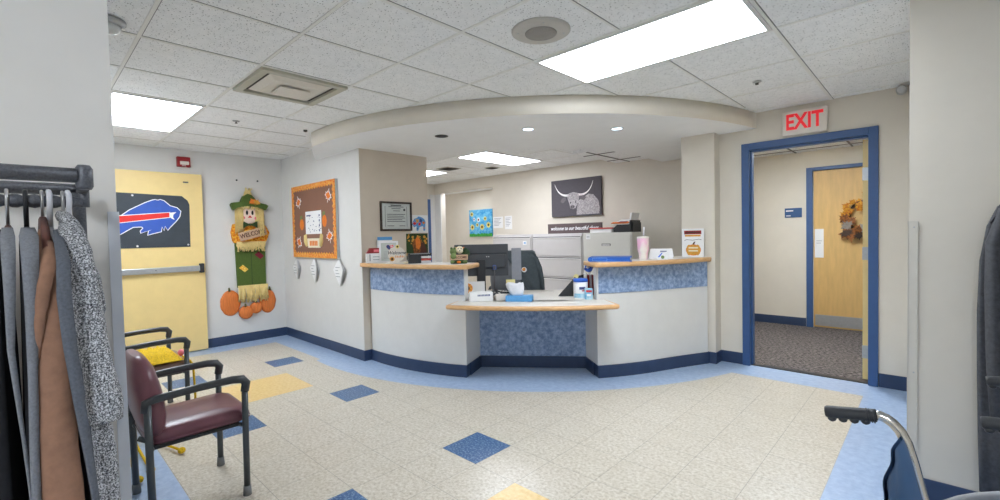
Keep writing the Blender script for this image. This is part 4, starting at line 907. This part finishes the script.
b = MB(); b.box(-.168, .168, -.115, -.10, -.055, .055, .003, mat=R_); obj('welcome_board', b, 'signtan', t)
b = MB(); b.text('WELCOME', .078, x-.004, -.1158, z, .0008, tilt=rad(-15), bold=.0015, sx=.82); obj('lettering', b, 'dbrown', t)
b = strands(S(2.16, 0)[0], S(2.215, 0)[0], S(0, 1.58)[1], S(0, 1.40)[1], 9, -.118, .03); obj('hair_lock', b, 'straw', t)
b = strands(S(1.90, 0)[0], S(2.235, 0)[0], S(0, 1.315)[1], S(0, 1.20)[1], 60, -.055, .02, .007); b2 = strands(S(1.90, 0)[0], S(2.255, 0)[0], S(0, .745)[1], S(0, .545)[1], 64, -.035, .03, .007)
obj('straw_belt', b, 'straw', t); obj('straw_hem', b2, 'straw', t)
for y, z, s, m in ((1.977, .965, .055, 'ypatch'), (2.171, 1.13, .058, 'maroon')):
    x, zz = S(y, z); b = MB(); b.prism([(x-s, zz+.01), (x-.01, zz+s*.9), (x+s, zz-.012), (x+.012, zz-s*.9)], -.034, -.0302); obj('patch', b, m, t)
# pumpkins below
t = thing('pumpkin_cutout', 'cluster of orange pumpkins on the wall at the scarecrow feet', 'pumpkins', (XF+.001, 2.03, .315), PI/2)
def pump(cy_, cz_, rx_, rz_, yb, stem):
    x0, z0 = cy_-2.03, cz_-.315; b = MB(); ringz = []
    for q in range(7):
        r = math.cos(q*PI/2/6.4); ringz.append([(x0+rx_*r*math.cos(2*PI*k/30)*(1+.025*math.cos(9*2*PI*k/30)), yb-.03*math.sin(q*PI/2/6.4), z0+rz_*r*math.sin(2*PI*k/30)*(1-.06*abs(math.cos(2*PI*k/30))**8)) for k in range(30)])
    ringz.insert(0, [(x, 0, z) for x, y, z in ringz[0]]); b.loft(ringz); o = obj('pumpkin', b, 'pumpkin', t)
    b = MB(); b.tube([(x0+stem, yb-.012, z0+rz_*.92), (x0+stem-.006, yb-.014, z0+rz_+.035)], [.014, .009], 8); obj('stem', b, 'stem', o)
pump(1.815, .53, .118, .165, -.004, -.01); pump(2.265, .505, .105, .16, -.004, .03); pump(2.11, .435, .075, .075, -.03, 0); pump(1.985, .39, .082, .085, -.045, -.01)

# ------------------------------------------------------------------ bulletin board (wall facing -y)
t = thing('bulletin_board', 'brown bulletin board with orange leaf border and autumn cutouts', 'bulletin board', (-5.525, YB-.0025, 1.098))
W, Hh = .60, .912
b = MB(); b.box(-W, W, -.03, 0, 0, Hh, .002); obj('frame', b, 'metal', t)
b = MB(); b.box(-W+.012, W-.012, -.033, -.0302, .012, Hh-.012); b.box(-.13, -.128, -.0332, -.033, .02, Hh-.02); obj('backing_paper', b, 'brownpaper', t)
b = MB(); bw = .062; n = 14
for (ax, az, bx_, bz_, m) in ((-W, 0, W, 0, 18), (-W, Hh, W, Hh, 18), (-W, 0, -W, Hh, 14), (W, 0, W, Hh, 14)):
    hor = az == bz_; inn_s = 1 if (az == 0 and hor) or (ax < 0 and not hor) else -1; P = []
    for k in range(m*4+1):
        u = k/(m*4); sc_ = bw+.012*math.sin(u*m*2*PI)
        P.append((ax+(bx_-ax)*u, az+inn_s*sc_) if hor else (ax+inn_s*sc_, az+(bz_-az)*u))
    P += [(bx_, bz_), (ax, az)]
    b.prism(P, -.037+(.0006 if hor else 0), -.0335)
obj('leaf_border', b, 'orange2', t)
def Bd(x, z): return (x+5.55, z-1.098)
for k, (x, z, r) in enumerate(((-5.945, 1.80, .3), (-5.12, 1.83, -.3), (-5.115, 1.36, .2), (-5.96, 1.29, -.5))):
    lx, lz = Bd(x, z); b = MB(); b.prism(leaf_pts(lx, lz, .088, r), -.0355, -.0332, mi=0); b.prism(leaf_pts(lx, lz, .066, r), -.0368, -.0356, mi=1); obj('leaf_cutout', b, ['paper', 'orange'], t)
for x, z in ((-5.866, 1.525), (-5.235, 1.55)):
    lx, lz = Bd(x, z); b = MB(); b.prism(circle(lx, lz-.01, .058, 20, .072), -.0355, -.0332); b.prism(circle(lx, lz-.01, .022, 16, .07), -.0362, -.0356); b.prism([(lx-.012, lz+.06), (lx+.012, lz+.06), (lx+.02, lz+.10), (lx-.004, lz+.10)], -.0355, -.0332, mi=1); b.prism(leaf_pts(lx-.02, lz+.075, .035, 1), -.037, -.0358, mi=1); obj('pumpkin_cutout', b, ['orange', 'lgreen'], t)
b = MB(); x0, z0 = Bd(-5.752, 1.39); x1, z1 = Bd(-5.315, 1.672); b.box(x0, x1, -.0352, -.0332, z0, z1); random.seed(8)
b.box(x0+.03, x0+.15, -.0358, -.0352, z1-.06, z1-.045, mi=1)
for k in range(26): x = x0+.03+random.random()*.38; z = z0+.02+random.random()*.2; b.box(x, x+.012+.02*random.random(), -.0358, -.0352, z, z+.007, mi=1)
for k in range(4): b.box(x1-.065, x1-.04, -.0358, -.0352, z0+.03+.06*k, z0+.055+.06*k, mi=1)
obj('calendar_sheet', b, ['paper', 'navy'], t)
lx, lz = Bd(-5.53, 1.222)
b = MB(); b.prism([(lx-.17, lz), (lx+.17, lz), (lx+.19, lz+.115), (lx-.19, lz+.115)], -.0355, -.0332, mi=0)
for s in (-1, 1): b.tube([(lx+s*.19, -.038, lz+.02), (lx+s*.215, -.038, lz+.08), (lx+s*.225, -.038, lz+.15), (lx+s*.20, -.038, lz+.165)], [.02, .03, .024, .008], 8, mi=1)
for k in range(5): b.box(lx-.12+.045*k, lx-.085+.045*k, -.0362, -.0356, lz+.025, lz+.085, mi=2)
obj('harvest_scroll', b, ['cream', 'straw', 'orange'], t)
for x, z, s, lab in ((-6.09, .94, .135, 'leftmost diamond of paper hanging under the bulletin board'), (-5.56, .945, .15, 'middle diamond paper bundle hanging under the bulletin board'), (-4.92, .945, .165, 'rightmost diamond of paper hanging under the bulletin board corner')):
    t = thing('hanging_paper', lab, 'paper', (x, YB-.0025, z), 0, 'diamond papers under the bulletin board')
    for k in range(2):
        b = MB(); o_ = -.012*k
        b.loft([[(-s+.02*k, -.006+o_, .02), (0, -.004+o_, s), (s*.95, -.03+o_*2, .02), (0.02, -.012+o_, -s)], [(-s+.02*k, -.004+o_, .02), (0, -.002+o_, s), (s*.95, -.027+o_*2, .02), (0.02, -.009+o_, -s)]], smooth=False); obj('sheet', b, 'paper', t)
    b = MB()
    for k in range(4): zz = .05-.035*k; b.box(-s*.35, s*.3, -.0335-.004*(k == 9), -.0325, zz, zz+.006)
    obj('print', b, 'inkl', t)

# exit sign (wall facing -y)
t = thing('exit_sign', 'white exit sign with red letters above the blue doorway', 'exit sign', (-.841, YE-.0005, 2.277))
b = MB(); b.box(-.168, .168, -.045, 0, -.108, .108, .005); obj('housing', b, 'signw', t)
b = MB(); b.text('EXIT', .19, 0, -.0458, 0, .0012, bold=.0055, sx=.72); obj('letters', b, 'exitred', t)
# corridor sign, notice, wreath
t = thing('room_sign', 'blue room sign on the corridor wall left of the honey door', 'sign', (-1.395, 7.2795, 1.543))
b = MB(); b.box(-.10, .10, -.012, 0, -.064, .064, .002); obj('plate', b, 'wsign', t)
b = MB(); b.box(-.085, .0, -.0128, -.012, .02, .034); b.box(-.085, -.03, -.0128, -.012, -.046, -.034); obj('lettering', b, 'paper', t)
t = thing('door_notice', 'white paper notice taped to the honey coloured corridor door', 'notice', (-1.106, 7.2895, 1.125))
b = MB(); b.box(-.048, .05, -.002, 0, -.19, .19); obj('sheet', b, 'paper', t)
b = MB(); b.box(-.03, .03, -.0026, -.002, .03, .036); b.box(-.03, .02, -.0026, -.002, 0, .006); obj('print', b, 'inkl', t)
t = thing('wreath', 'autumn leaf wreath hanging on the honey coloured corridor door', 'wreath', (-.60, 7.289, 1.45))
random.seed(21)
b = MB(); 
for k in range(5):
    rr_ = .19+random.uniform(-.02, .02); b.tube([(rr_*math.cos(2*PI*q/24), -.04+.015*math.sin(q*1.3+k), rr_*1.1*math.sin(2*PI*q/24)) for q in range(25)], .010, 6)
obj('vine_ring', b, 'leafd', t)
for k in range(40):
    a = 2*PI*k/40+random.uniform(-.1, .1); rr_ = .19+random.uniform(-.07, .07); x, z = rr_*math.cos(a), rr_*1.15*math.sin(a)
    m = 'leafo' if z > .02 else random.choice(('leafb', 'leafb', 'leafg', 'leafd')); s = random.uniform(.045, .08)
    b = MB(); P = leaf_pts(0, 0, s, random.uniform(0, 6.28)); y0 = -.06-random.random()*.05; tl = random.uniform(-.4, .4); t2 = random.uniform(-.4, .4)
    b.face([(x+px, y0+px*tl+pz*t2, z+pz) for px, pz in P]); b.face([(x+px, y0+.002+px*tl+pz*t2, z+pz) for px, pz in P[::-1]]); obj('leaf', b, m, t)
for dz, s in ((-.24, .11),):
    b = MB(); b.prism(leaf_pts(-.17, -.20, .125, 3.3), -.085, -.082); obj('leaf', b, 'leafb', t)

# ------------------------------------------------------------------ waiting chairs
def arm_chair(name, lab, loc, w, seatm, rot=PI):
    t = thing(name, lab, 'chair', loc, rot, 'waiting room armchairs')
    hw = w/2
    b = MB(); P = [(-hw+.022, -.245), (hw-.022, -.245), (hw-.035, .20), (-hw+.035, .20)]; P = rpoly(P, .06)
    N = len(P); rings = []
    for off, z in ((.03, .375), (.008, .385), (0, .41), (.006, .435), (.03, .448), (.12, .452)):
        rings.append([(x*(1-off/hw), y*(1-off/.22), z-.015*(y+.2)) for x, y in P])
    b.loft(rings); seat = obj('seat', b, seatm, t)
    b = MB()
    for s in (-1, 1):
        P2 = [(x*(1.004), y*1.004) for x, y in P]
    rings = [[(x*1.006, y*1.006, z-.015*(y+.2)) for x, y in P] for z in (.392, .400)]; b.loft(rings, caps=False); obj('welt', b, seatm, seat)
    b = MB(); pts = []
    rings = []
    for z, ww, d, yb in ((.41, hw-.05, .020, .165), (.44, hw-.025, .045, .165), (.50, hw-.014, .058, .168), (.58, hw-.012, .060, .175), (.66, hw-.018, .058, .19), (.73, hw-.035, .050, .20), (.775, hw-.075, .034, .208), (.793, hw-.12, .016, .212)): rings.append(rr(ww, d, z, yb, 28, .6))
    b.loft(rings); back = obj('backrest', b, seatm, t)
    b = MB(); b.box(-hw+.045, hw-.045, -.19, .19, .355, .374, .003); obj('seat_pan', b, 'dark', t)
    for s in (-1, 1):
        x = s*hw
        b = MB(); b.tube([(x, -.20, .0), (x, -.202, .3), (x, -.205, .585)], .0155, 12); lg = obj('leg', b, 'chairmetal', t)
        b = MB(); b.tube([(x, -.20, .001), (x, -.20, .05)], [.021, .018], 12); obj('rubber_foot', b, 'rubber', lg)
        b = MB(); b.tube([(x, .195, .0), (x, .198, .3), (x, .20, .585)], .0155, 12); lg = obj('leg', b, 'chairmetal', t)
        b = MB(); b.tube([(x, .195, .001), (x, .195, .05)], [.021, .018], 12); obj('rubber_foot', b, 'rubber', lg)
        b = MB(); b.tube([(x, -.205, .545), (x, -.212, .588), (x, -.195, .61), (x, -.15, .617), (x, 0, .615), (x, .17, .605), (x, .205, .595), (x, .21, .555)], [.02, .022, .022, .02, .019, .019, .02, .018], 12, flat=.9); obj('arm', b, 'armtop', t)
        b = MB(); b.tube([(x, .20, .42), (x*.93, .235, .44)], .012, 8); b.tube([(x, -.2, .37), (x*.85, -.19, .365)], .012, 8); b.tube([(x, .195, .37), (x*.85, .185, .365)], .012, 8); obj('bracket', b, 'chairmetal', t)
    return t
arm_chair('waiting_chair', 'burgundy vinyl waiting armchair nearest the coat rack', (-2.825, .565, 0), .465, 'vinyl')
arm_chair('waiting_chair', 'brown waiting armchair with a yellow knit on its seat, before the yellow door', (-4.28, .60, 0), .60, 'vinyl2')
t = thing('knit_throw', 'bright yellow knitted throw with dangling cords on the farther armchair', 'throw', (-4.24, .62, .45))
random.seed(12)
b = MB(); G = 18; rings = []
for i in range(G+1):
    row = []
    for j in range(G+1):
        x = -.20+.44*i/G; y = -.13+.30*j/G; e = min(i, j, G-i, G-j)/G; row.append((x+random.uniform(-.006, .006), y+random.uniform(-.006, .006), .012+min(e*5, 1)*(.055+.018*math.sin(i*1.9)*math.cos(j*2.1))))
    rings.append(row)
b.loft(rings, closed=False, caps=False); b.box(-.20, .24, -.13, .17, .008, .013); obj('knit', b, 'yknit', t)
b = MB(); b.ell((.16, .17, .05), (.03, .02, .025)); obj('tag', b, 'pink', t)
for pts in ([(.20, .17, .03), (.262, .222, -.02), (.268, .225, -.2), (.262, .23, -.43)], [(.24, -.02, .03), (.33, -.10, -.06), (.35, -.12, -.425), (.84, .02, -.425)], [(.24, -.08, .03), (.34, -.14, -.06), (.36, -.16, -.425), (1.00, -.16, -.425)], [(.24, -.10, .03), (.35, -.20, -.06), (.37, -.22, -.425), (1.08, -.225, -.425)]):
    b = MB(); q = []
    for k in range(9):
        u = k/8*3; i = min(int(u), 2); v = u-i; q.append(tuple(pts[i][c]*(1-v)+pts[i+1][c]*v for c in range(3)))
    b.tube(q, .008, 7); b.ell(q[-1], (.022, .022, .02), u=10, v=8); obj('cord', b, 'yknit', t)

# ------------------------------------------------------------------ coat rack, hangers and coats (left foreground)
XFB, XRAIL, XBB = -1.15, -1.30, -1.45
t = thing('coat_rack', 'charcoal metal coat rack against the left wall', 'coat rack', (XRAIL, -.45, 0))
def RL(x, y, z): return (x-XRAIL, y+.45, z)
b = MB(); b.tube([RL(XFB, -1.0, 1.453), RL(XFB, .074, 1.453)], .0135, 16); b.tube([RL(XBB, -1.0, 1.453), RL(XBB, .09, 1.453)], .0135, 16); obj('top_rails', b, 'hammered', t)
b = MB(); pts = []; rs = []
for k in range(141):
    y = -1.0+1.09*k/140; pts.append(RL(XRAIL, y, 1.414)); rs.append(.0088+.0052*abs(math.sin((y+.02)*PI/.026)))
b.tube(pts, rs, 12); obj('hanging_rail', b, 'hammered', t)
b = MB(); b.tube([RL(XFB, .084, 1.428), RL(XFB, .084, 1.434), RL(XFB, .084, 1.466), RL(XFB, .084, 1.473)], [.010, .013, .013, .009], 14); b.tube([RL(XFB, .085, 1.438), RL(XRAIL, .092, 1.442), RL(XBB, .10, 1.448)], .010, 12); b.tube([RL(XBB, .10, 1.420), RL(XBB, .10, 1.465)], .014, 14); b.tube([RL(XRAIL, .093, 1.437), RL(XRAIL, .093, 1.404)], .009, 12); obj('end_frame', b, 'hammered', t)
b = MB(); b.tube([RL(-1.38, .090, .05), RL(-1.38, .090, 1.44)], .0115, 14); obj('post', b, 'hammered', t)
b = MB(); b.tube([RL(-1.38, -1.0, .05), RL(-1.38, -1.0, 1.43)], .0155, 14); b.tube([RL(XFB, -1.0, 1.441), RL(XBB, -1.0, 1.441)], .013, 12); obj('post', b, 'hammered', t)
for y in (.093, -1.0):
    b = MB(); b.tube([RL(-1.12, y, .04), RL(-1.49, y, .04)], .018, 12); b.ell(RL(-1.14, y, .022), (.022, .022, .0215)); b.ell(RL(-1.47, y, .022), (.022, .022, .0215)); obj('foot', b, 'hammered', t)

def hanger(lab, y, m, zneck=1.355, w=.18, drop=.07, r=.005, hook='wire', tilt=0, hr=.0028):
    t = thing('coat_hanger', lab, 'coat hanger', (XRAIL, y, 1.416), tilt, 'coat hangers on the rack')
    b = MB(); zz = zneck-1.416
    b.tube([(-.016, 0, -.002), (-.012, 0, .014), (0, 0, .0185), (.013, 0, .013), (.015, 0, -.004), (.006, 0, -.02), (0, 0, zz)], hr, 8); obj('hook', b, hook, t)
    b = MB(); b.tube([(-w, 0, zz-drop), (-w*.5, 0, zz-drop*.35), (0, 0, zz), (w*.5, 0, zz-drop*.35), (w, 0, zz-drop)], r, 8); b.tube([(-w, 0, zz-drop), (w, 0, zz-drop)], r*.7, 8); obj('shoulder_bar', b, m, t)
    return t
hanger('steel hook hanger holding the leftmost black and grey coat', -.018, 'hangbrown', 1.362)
hanger('dark metal hook hanger holding the second grey edged coat', .007, 'dark', 1.36, hook='dark', hr=.0038)
t = hanger('brown hanger with steel hook holding the brown suede coat', .030, 'hangbrown', 1.378, .205, .075, .0065)
b = MB(); b.box(-.012, .012, -.006, .006, -.105, -.05, .002); obj('clip', b, 'hangbrown', t)
hanger('white plastic hanger holding the charcoal wool coat', .040, 'hangw', 1.36, .19, .12, .0055, 'hangw', .06, .0048)
hanger('pale wooden hanger holding the tweed knit coat', .060, 'hangwood', 1.355, .10, .03, .008)
hanger('white plastic hanger at the rail end above the tweed sleeve', .068, 'hangw', 1.372, .20, .10, .0055, 'hangw', .09, .0048)

ZB = .45
def coat(name, lab, yc, m, ty=.008, w=.20, zt=1.357, parts=(), seed=1, lean=0.):
    """hanging garment seen edge-on: a lofted body with folds"""
    random.seed(seed); t = thing(name, lab, 'coat', (XRAIL, yc, ZB), 0, 'coats on the rack')
    rings = []; K = 44
    levels = [(zt, .04, .5), (zt-.012, .08, .8), (zt-.03, .13, .95), (zt-.06, .18, 1.0), (zt-.11, .205, 1.05), (zt-.25, .215, 1.15), (zt-.40, .22, 1.3), (zt-.6, .225, 1.5), (ZB, .23, 1.7)]
    ph = random.random()*6
    for z, ww, dd in levels:
        ring_ = []
        for k in range(K):
            a = 2*PI*k/K; c, s_ = math.cos(a), math.sin(a); fold = 1+.22*math.sin(5*a+ph+z*3)*min(1, (zt-z)*3)
            ring_.append((ww/.215*w*math.copysign(abs(c)**.8, c), ty*dd*fold*math.copysign(abs(s_)**.7, s_)+lean*(zt-z), z-ZB))
        rings.append(ring_)
    b = MB(); b.loft(rings); obj('body', b, m, t)
    return t
def loc(t, p): return (p[0]-t.location.x, p[1]-t.location.y, p[2]+.007-t.location.z)
def sleeve(t, pts, rs, m, flat=.7, name='sleeve', n=28, wob=.03):
    b = MB(); q = []; r = []; pts = [loc(t, p) for p in pts]
    L = len(pts)-1
    for k in range(n+1):
        u = k/n*L; i = min(int(u), L-1); v = u-i; v2 = v*v*(3-2*v)
        q.append(tuple(pts[i][c]*(1-v)+pts[i+1][c]*v for c in range(3))); r.append((rs[i]*(1-v2)+rs[i+1]*v2)*(1+wob*math.sin(k*2.3)))
    b.tube(q, r, 16, flat=flat, up=(1, 0, 0)); return obj(name, b, m, t)
def strip(t, pts, wd, m, name='front_facing', thick=.004):
    """a flat facing (lapel, placket) following pts, width along y"""
    b = MB(); pts = [loc(t, p) for p in pts]
    b.loft([[(p[0], p[1]-w/2, p[2]), (p[0]+thick, p[1]-w/2, p[2]), (p[0]+thick*2.2, p[1]-w/6, p[2]), (p[0]+thick, p[1]+w/2, p[2]), (p[0], p[1]+w/2, p[2])] for p, w in zip(pts, wd)]); return obj(name, b, m, t)
c1 = coat('coat', 'leftmost black coat with a grey front edge on the rack', -.034, 'coatblack', .017, seed=2)
strip(c1, [(-1.22, -.018, 1.352), (-1.13, -.017, 1.335), (-1.095, -.0165, 1.31), (-1.085, -.017, 1.25), (-1.08, -.019, 1.15), (-1.08, -.010, 1.0), (-1.075, -.002, .85), (-1.07, .004, .45)], [.014, .018, .017, .014, .009, .005, .004, .004], 'coatgrey')
c2 = coat('coat', 'second coat from the left, black with a broad grey front edge', .003, 'coatblack', .0085, seed=3, lean=-.004)
strip(c2, [(-1.22, .008, 1.352), (-1.13, .008, 1.335), (-1.095, .008, 1.31), (-1.085, .007, 1.22), (-1.08, .004, 1.10), (-1.075, .001, .95), (-1.07, .001, .80), (-1.07, .001, .45)], [.018, .024, .022, .017, .012, .012, .011, .010], 'coatgrey')
c3 = coat('coat', 'brown suede coat hanging third on the rack', .027, 'coatbrown', .0085, seed=4)
sleeve(c3, [(-1.20, .030, 1.335), (-1.13, .032, 1.30), (-1.095, .033, 1.22), (-1.085, .030, 1.10), (-1.08, .031, .95), (-1.07, .036, .80), (-1.07, .040, .5)], [.008, .012, .015, .020, .025, .028, .028], 'coatbrown', .8)
sleeve(c3, [(-1.15, .032, 1.322), (-1.095, .031, 1.295), (-1.082, .021, 1.24), (-1.08, .014, 1.185), (-1.082, .011, 1.13)], [.007, .010, .009, .007, .003], 'coatbrown', .9, 'hood', 20, .06)
c4 = coat('coat', 'charcoal wool coat hanging fourth on the rack', .052, 'coatchar', .0095, seed=5, lean=.05)
strip(c4, [(-1.20, .045, 1.347), (-1.12, .045, 1.325), (-1.075, .047, 1.29), (-1.055, .045, 1.23), (-1.05, .049, 1.15), (-1.05, .057, 1.05), (-1.045, .066, .95), (-1.045, .072, .87), (-1.045, .080, .45)], [.010, .014, .018, .019, .018, .015, .012, .010, .010], 'coatchar')
c5 = coat('coat', 'black and white tweed knit coat nearest the wall corner', .074, 'tweed', .0105, zt=1.345, seed=6, lean=.03)
sleeve(c5, [(-1.25, .060, 1.362), (-1.17, .064, 1.345), (-1.12, .068, 1.30), (-1.10, .073, 1.23), (-1.085, .081, 1.14), (-1.08, .091, 1.05), (-1.08, .092, 1.0)], [.010, .018, .021, .022, .021, .023, .024], 'tweed', .8)
sleeve(c5, [(-1.08, .091, 1.058), (-1.08, .092, 1.03), (-1.08, .092, 1.002)], [.0245, .0262, .025], 'tweed', .9, 'cuff', 8, .02)
sleeve(c5, [(-1.10, .086, 1.02), (-1.09, .091, .93), (-1.09, .0935, .85), (-1.09, .092, .70), (-1.09, .09, .5)], [.014, .016, .0155, .013, .012], 'tweed', .9, 'front_panel')
sleeve(c5, [(-1.30, .056, 1.372), (-1.24, .058, 1.375), (-1.19, .064, 1.362), (-1.17, .074, 1.345)], [.008, .013, .013, .008], 'tweed', .8, 'collar', 12)
sleeve(c5, [(-1.14, .086, 1.29), (-1.13, .093, 1.25), (-1.13, .099, 1.20), (-1.135, .098, 1.175)], [.004, .007, .006, .002], 'tweed', .9, 'back_fold', 12)

# coat on the right wall
t = thing('hanging_jacket', 'long black jacket hanging on the right wall behind the wheelchairs', 'jacket', (.388, 2.90, .15))
b = MB(); rings = []
for z, x0, x1, d in ((1.36, -.06, .20, .03), (1.31, -.14, .28, .045), (1.25, -.195, .33, .055), (1.17, -.225, .36, .058), (1.02, -.245, .38, .06), (.8, -.252, .39, .06), (.5, -.25, .40, .062), (.2, -.245, .40, .062), (0, -.24, .40, .06)):
    ring_ = []
    for k in range(60):
        a = 2*PI*k/60; c, s = math.cos(a), math.sin(a); f_ = 1+.22*math.sin(13*a+z*2)*min(1, (1.36-z)*2)
        ring_.append(((x0+x1)/2+(x1-x0)/2*math.copysign(abs(c)**.6, c), -.02+d*.5*f_*math.copysign(abs(s)**.6, s), z))
    rings.append(ring_)
b.loft(rings); obj('body', b, 'nylon', t)
b = MB(); b.tube([(-.175, -.045, 1.24), (-.205, -.05, 1.1), (-.205, -.055, .9), (-.20, -.056, .6), (-.19, -.055, .35)], [.03, .042, .046, .044, .04], 12, flat=.6); obj('sleeve', b, 'nylon', t)
b = MB(); b.tube([(-.06, -.05, 1.33), (-.13, -.058, 1.26), (-.155, -.066, 1.15), (-.145, -.07, .95), (-.13, -.07, .6)], .005, 6); b.tube([(-.05, -.045, 1.345), (-.16, -.05, 1.275), (-.215, -.05, 1.18)], .004, 6); obj('seam', b, 'seam', t)
b = MB(); b.tube([(.04, .03, 1.40), (.04, .0, 1.42), (.04, -.03, 1.40), (.05, -.02, 1.36)], .006, 8); b.box(.02, .06, .035, .049, 1.38, 1.45, .003); obj('hook', b, 'metal', t)

# ------------------------------------------------------------------ wheelchairs (right foreground), facing +x
def wheelchair(lab, y0, xb, w=.52, ztop=.935, vin='navyvinyl'):
    """y0: y of the left cane (far side); the chair faces +x"""
    t = thing('wheelchair', lab, 'wheelchair', (xb, y0, 0), 0, 'wheelchairs'); Z = ztop
    for s, y in ((0, 0.), (1, -w)):
        b = MB(); b.tube([(-.086, y, Z+.003), (-.076, y, Z+.004), (-.066, y, Z+.001), (-.056, y, Z-.006), (-.045, y, Z-.019), (-.035, y, Z-.041), (-.026, y, Z-.076), (-.018, y, Z-.113), (-.008, y, Z-.155), (.015, y, Z-.28), (.04, y, Z-.42), (.05, y, .42)], .0098, 12); cn = obj('cane', b, 'chrome', t)
        b = MB(); pts = []; rs = []
        for k in range(25): u = k/24; pts.append((-.168+.086*u, y, Z-.010+.013*u)); rs.append(.0128 if u > .04 else .0108)
        b.tube(pts, rs, 14)
        for k in range(4): b.ell((-.156+.019*k, y, Z-.021+.0028*k), (.0085, .010, .0075), u=10, v=8)
        for k in range(5): b.lathe([(.0145, 0)], seg=3) if False else None
        for k in range(4): b.tube([(-.098+.004*k, y, Z+.0005), (-.0965+.004*k, y, Z+.0007)], .0140, 14)
        obj('grip', b, 'grip', cn)
        yo = y+.030*(1 if s == 0 else -1); hub = (-.02, .320)
        b = MB(); b.tube([(hub[0]+.318*math.cos(2*PI*k/48), yo, hub[1]+.318*math.sin(2*PI*k/48)) for k in range(49)], .0125, 10); wh = obj('wheel', b, 'tyre', t)
        b = MB(); b.tube([(hub[0]+.245*math.cos(2*PI*k/40), yo+.020*(1 if s == 0 else -1), hub[1]+.245*math.sin(2*PI*k/40)) for k in range(41)], .008, 8); obj('hand_rim', b, 'chrome', wh)
        b = MB()
        for k in range(8): a = 2*PI*k/8; b.tube([(hub[0], yo, hub[1]), (hub[0]+.31*math.cos(a), yo, hub[1]+.31*math.sin(a))], .006, 6)
        b.lathe_y([(.03, -.03), (.03, .03)], (hub[0], yo, hub[1]), 16); obj('spokes', b, 'dark', wh)
        b = MB(); b.tube([(.50, y, .115+.095*math.sin(2*PI*k/24)) if False else (.50+.085*math.cos(2*PI*k/24), y, .10+.085*math.sin(2*PI*k/24)) for k in range(25)], .0145, 8); b.tube([(.50, y-.015, .10), (.50, y+.015, .10)], .02, 10); obj('caster', b, 'dark', t)
        b = MB(); b.tube([(.05, y, .47), (.55, y, .47), (.60, y, .44), (.68, y, .12)], .0115, 10); b.tube([(.10, y, .22), (.50, y, .22), (.55, y, .46)], .0115, 10); b.tube([(.50, y, .22), (.50, y, .13)], .0115, 10); b.tube([(.05, y, .42), (.06, y, .20), (-.02, yo, .320)], .0115, 10); obj('side_frame', b, 'chrome', t)
        b = MB(); b.tube([(.03, y, .70), (.08, y, .72), (.40, y, .72)], .011, 8); b.tube([(.40, y, .72), (.44, y, .70), (.44, y, .48)], .0105, 8); b.box(.12, .38, y-.022, y+.022, .732, .752, .006, mi=1); obj('armrest', b, ['chrome', 'dark'], t)
        b = MB(); b.box(.64, .76, y-(.16 if s == 0 else -.0), y+(.0 if s == 0 else .16), .095, .107, .004); obj('footplate', b, 'dark', t)
    b = MB(); rings = []
    for k in range(17):
        z = Z-.028-.42*k/16; row = []
        q = [(.012, -.048), (.041, -.035), (.076, -.026), (.113, -.018), (.155, -.008), (.28, .015), (.50, .055)]; d_ = Z-z; xc = -.048
        for (d0, x0), (d1, x1) in zip(q, q[1:]):
            if d0 <= d_ <= d1: xc = x0+(x1-x0)*(d_-d0)/(d1-d0)
        bulge = .012+.046*min(1, k/6.)
        for j in range(25):
            u = j/24; e = min(u, 1-u); row.append((xc-.004-bulge*min(1, 7*e)*(.85+.15*math.sin(u*PI))+-.003*math.sin(j*.9+k*.3)*min(1, 8*e), -.004-(w-.008)*u, z+.018*math.sin(PI*u)*(-1 if k == 0 else 0)))
        rings.append(row)
    b.loft(rings, closed=False, caps=False)
    b2 = [[(x+.006, y, z) for x, y, z in r] for r in rings]; b.loft(b2, closed=False, caps=False); obj('back_sling', b, vin, t)
    b = MB(); rings = [[(.10+.42*i/8, -.0-w*j/8, .478-.02*math.sin(PI*j/8)) for j in range(9)] for i in range(9)]; b.loft(rings, closed=False, caps=False); b.loft([[(x, y, z-.008) for x, y, z in r] for r in rings], closed=False, caps=False); obj('seat_sling', b, vin, t)
    b = MB(); b.tube([(.35, 0, .22), (.35, -w, .46)], .011, 8); b.tube([(.37, 0, .46), (.37, -w, .22)], .011, 8); obj('cross_brace', b, 'chrome', t)
    return t
wheelchair('nearest wheelchair with navy back sling and ridged black handle', 1.198, -.003)
wheelchair('second wheelchair behind the nearest one, by the right wall', 1.70, .266, .37, .93).rotation_euler = (0, 0, -.075)

# ------------------------------------------------------------------ light and colour
w = bpy.data.worlds.new('world'); sc.world = w; w.use_nodes = True
bg = w.node_tree.nodes['Background']; bg.inputs[0].default_value = (*srgb((255, 250, 244)), 1); bg.inputs[1].default_value = .55
vs = sc.view_settings
sc.display_settings.display_device = 'sRGB'
vs.view_transform = 'Standard'; vs.look = 'None'; vs.gamma = 1; vs.use_curve_mapping = False
vs.exposure = 0.2
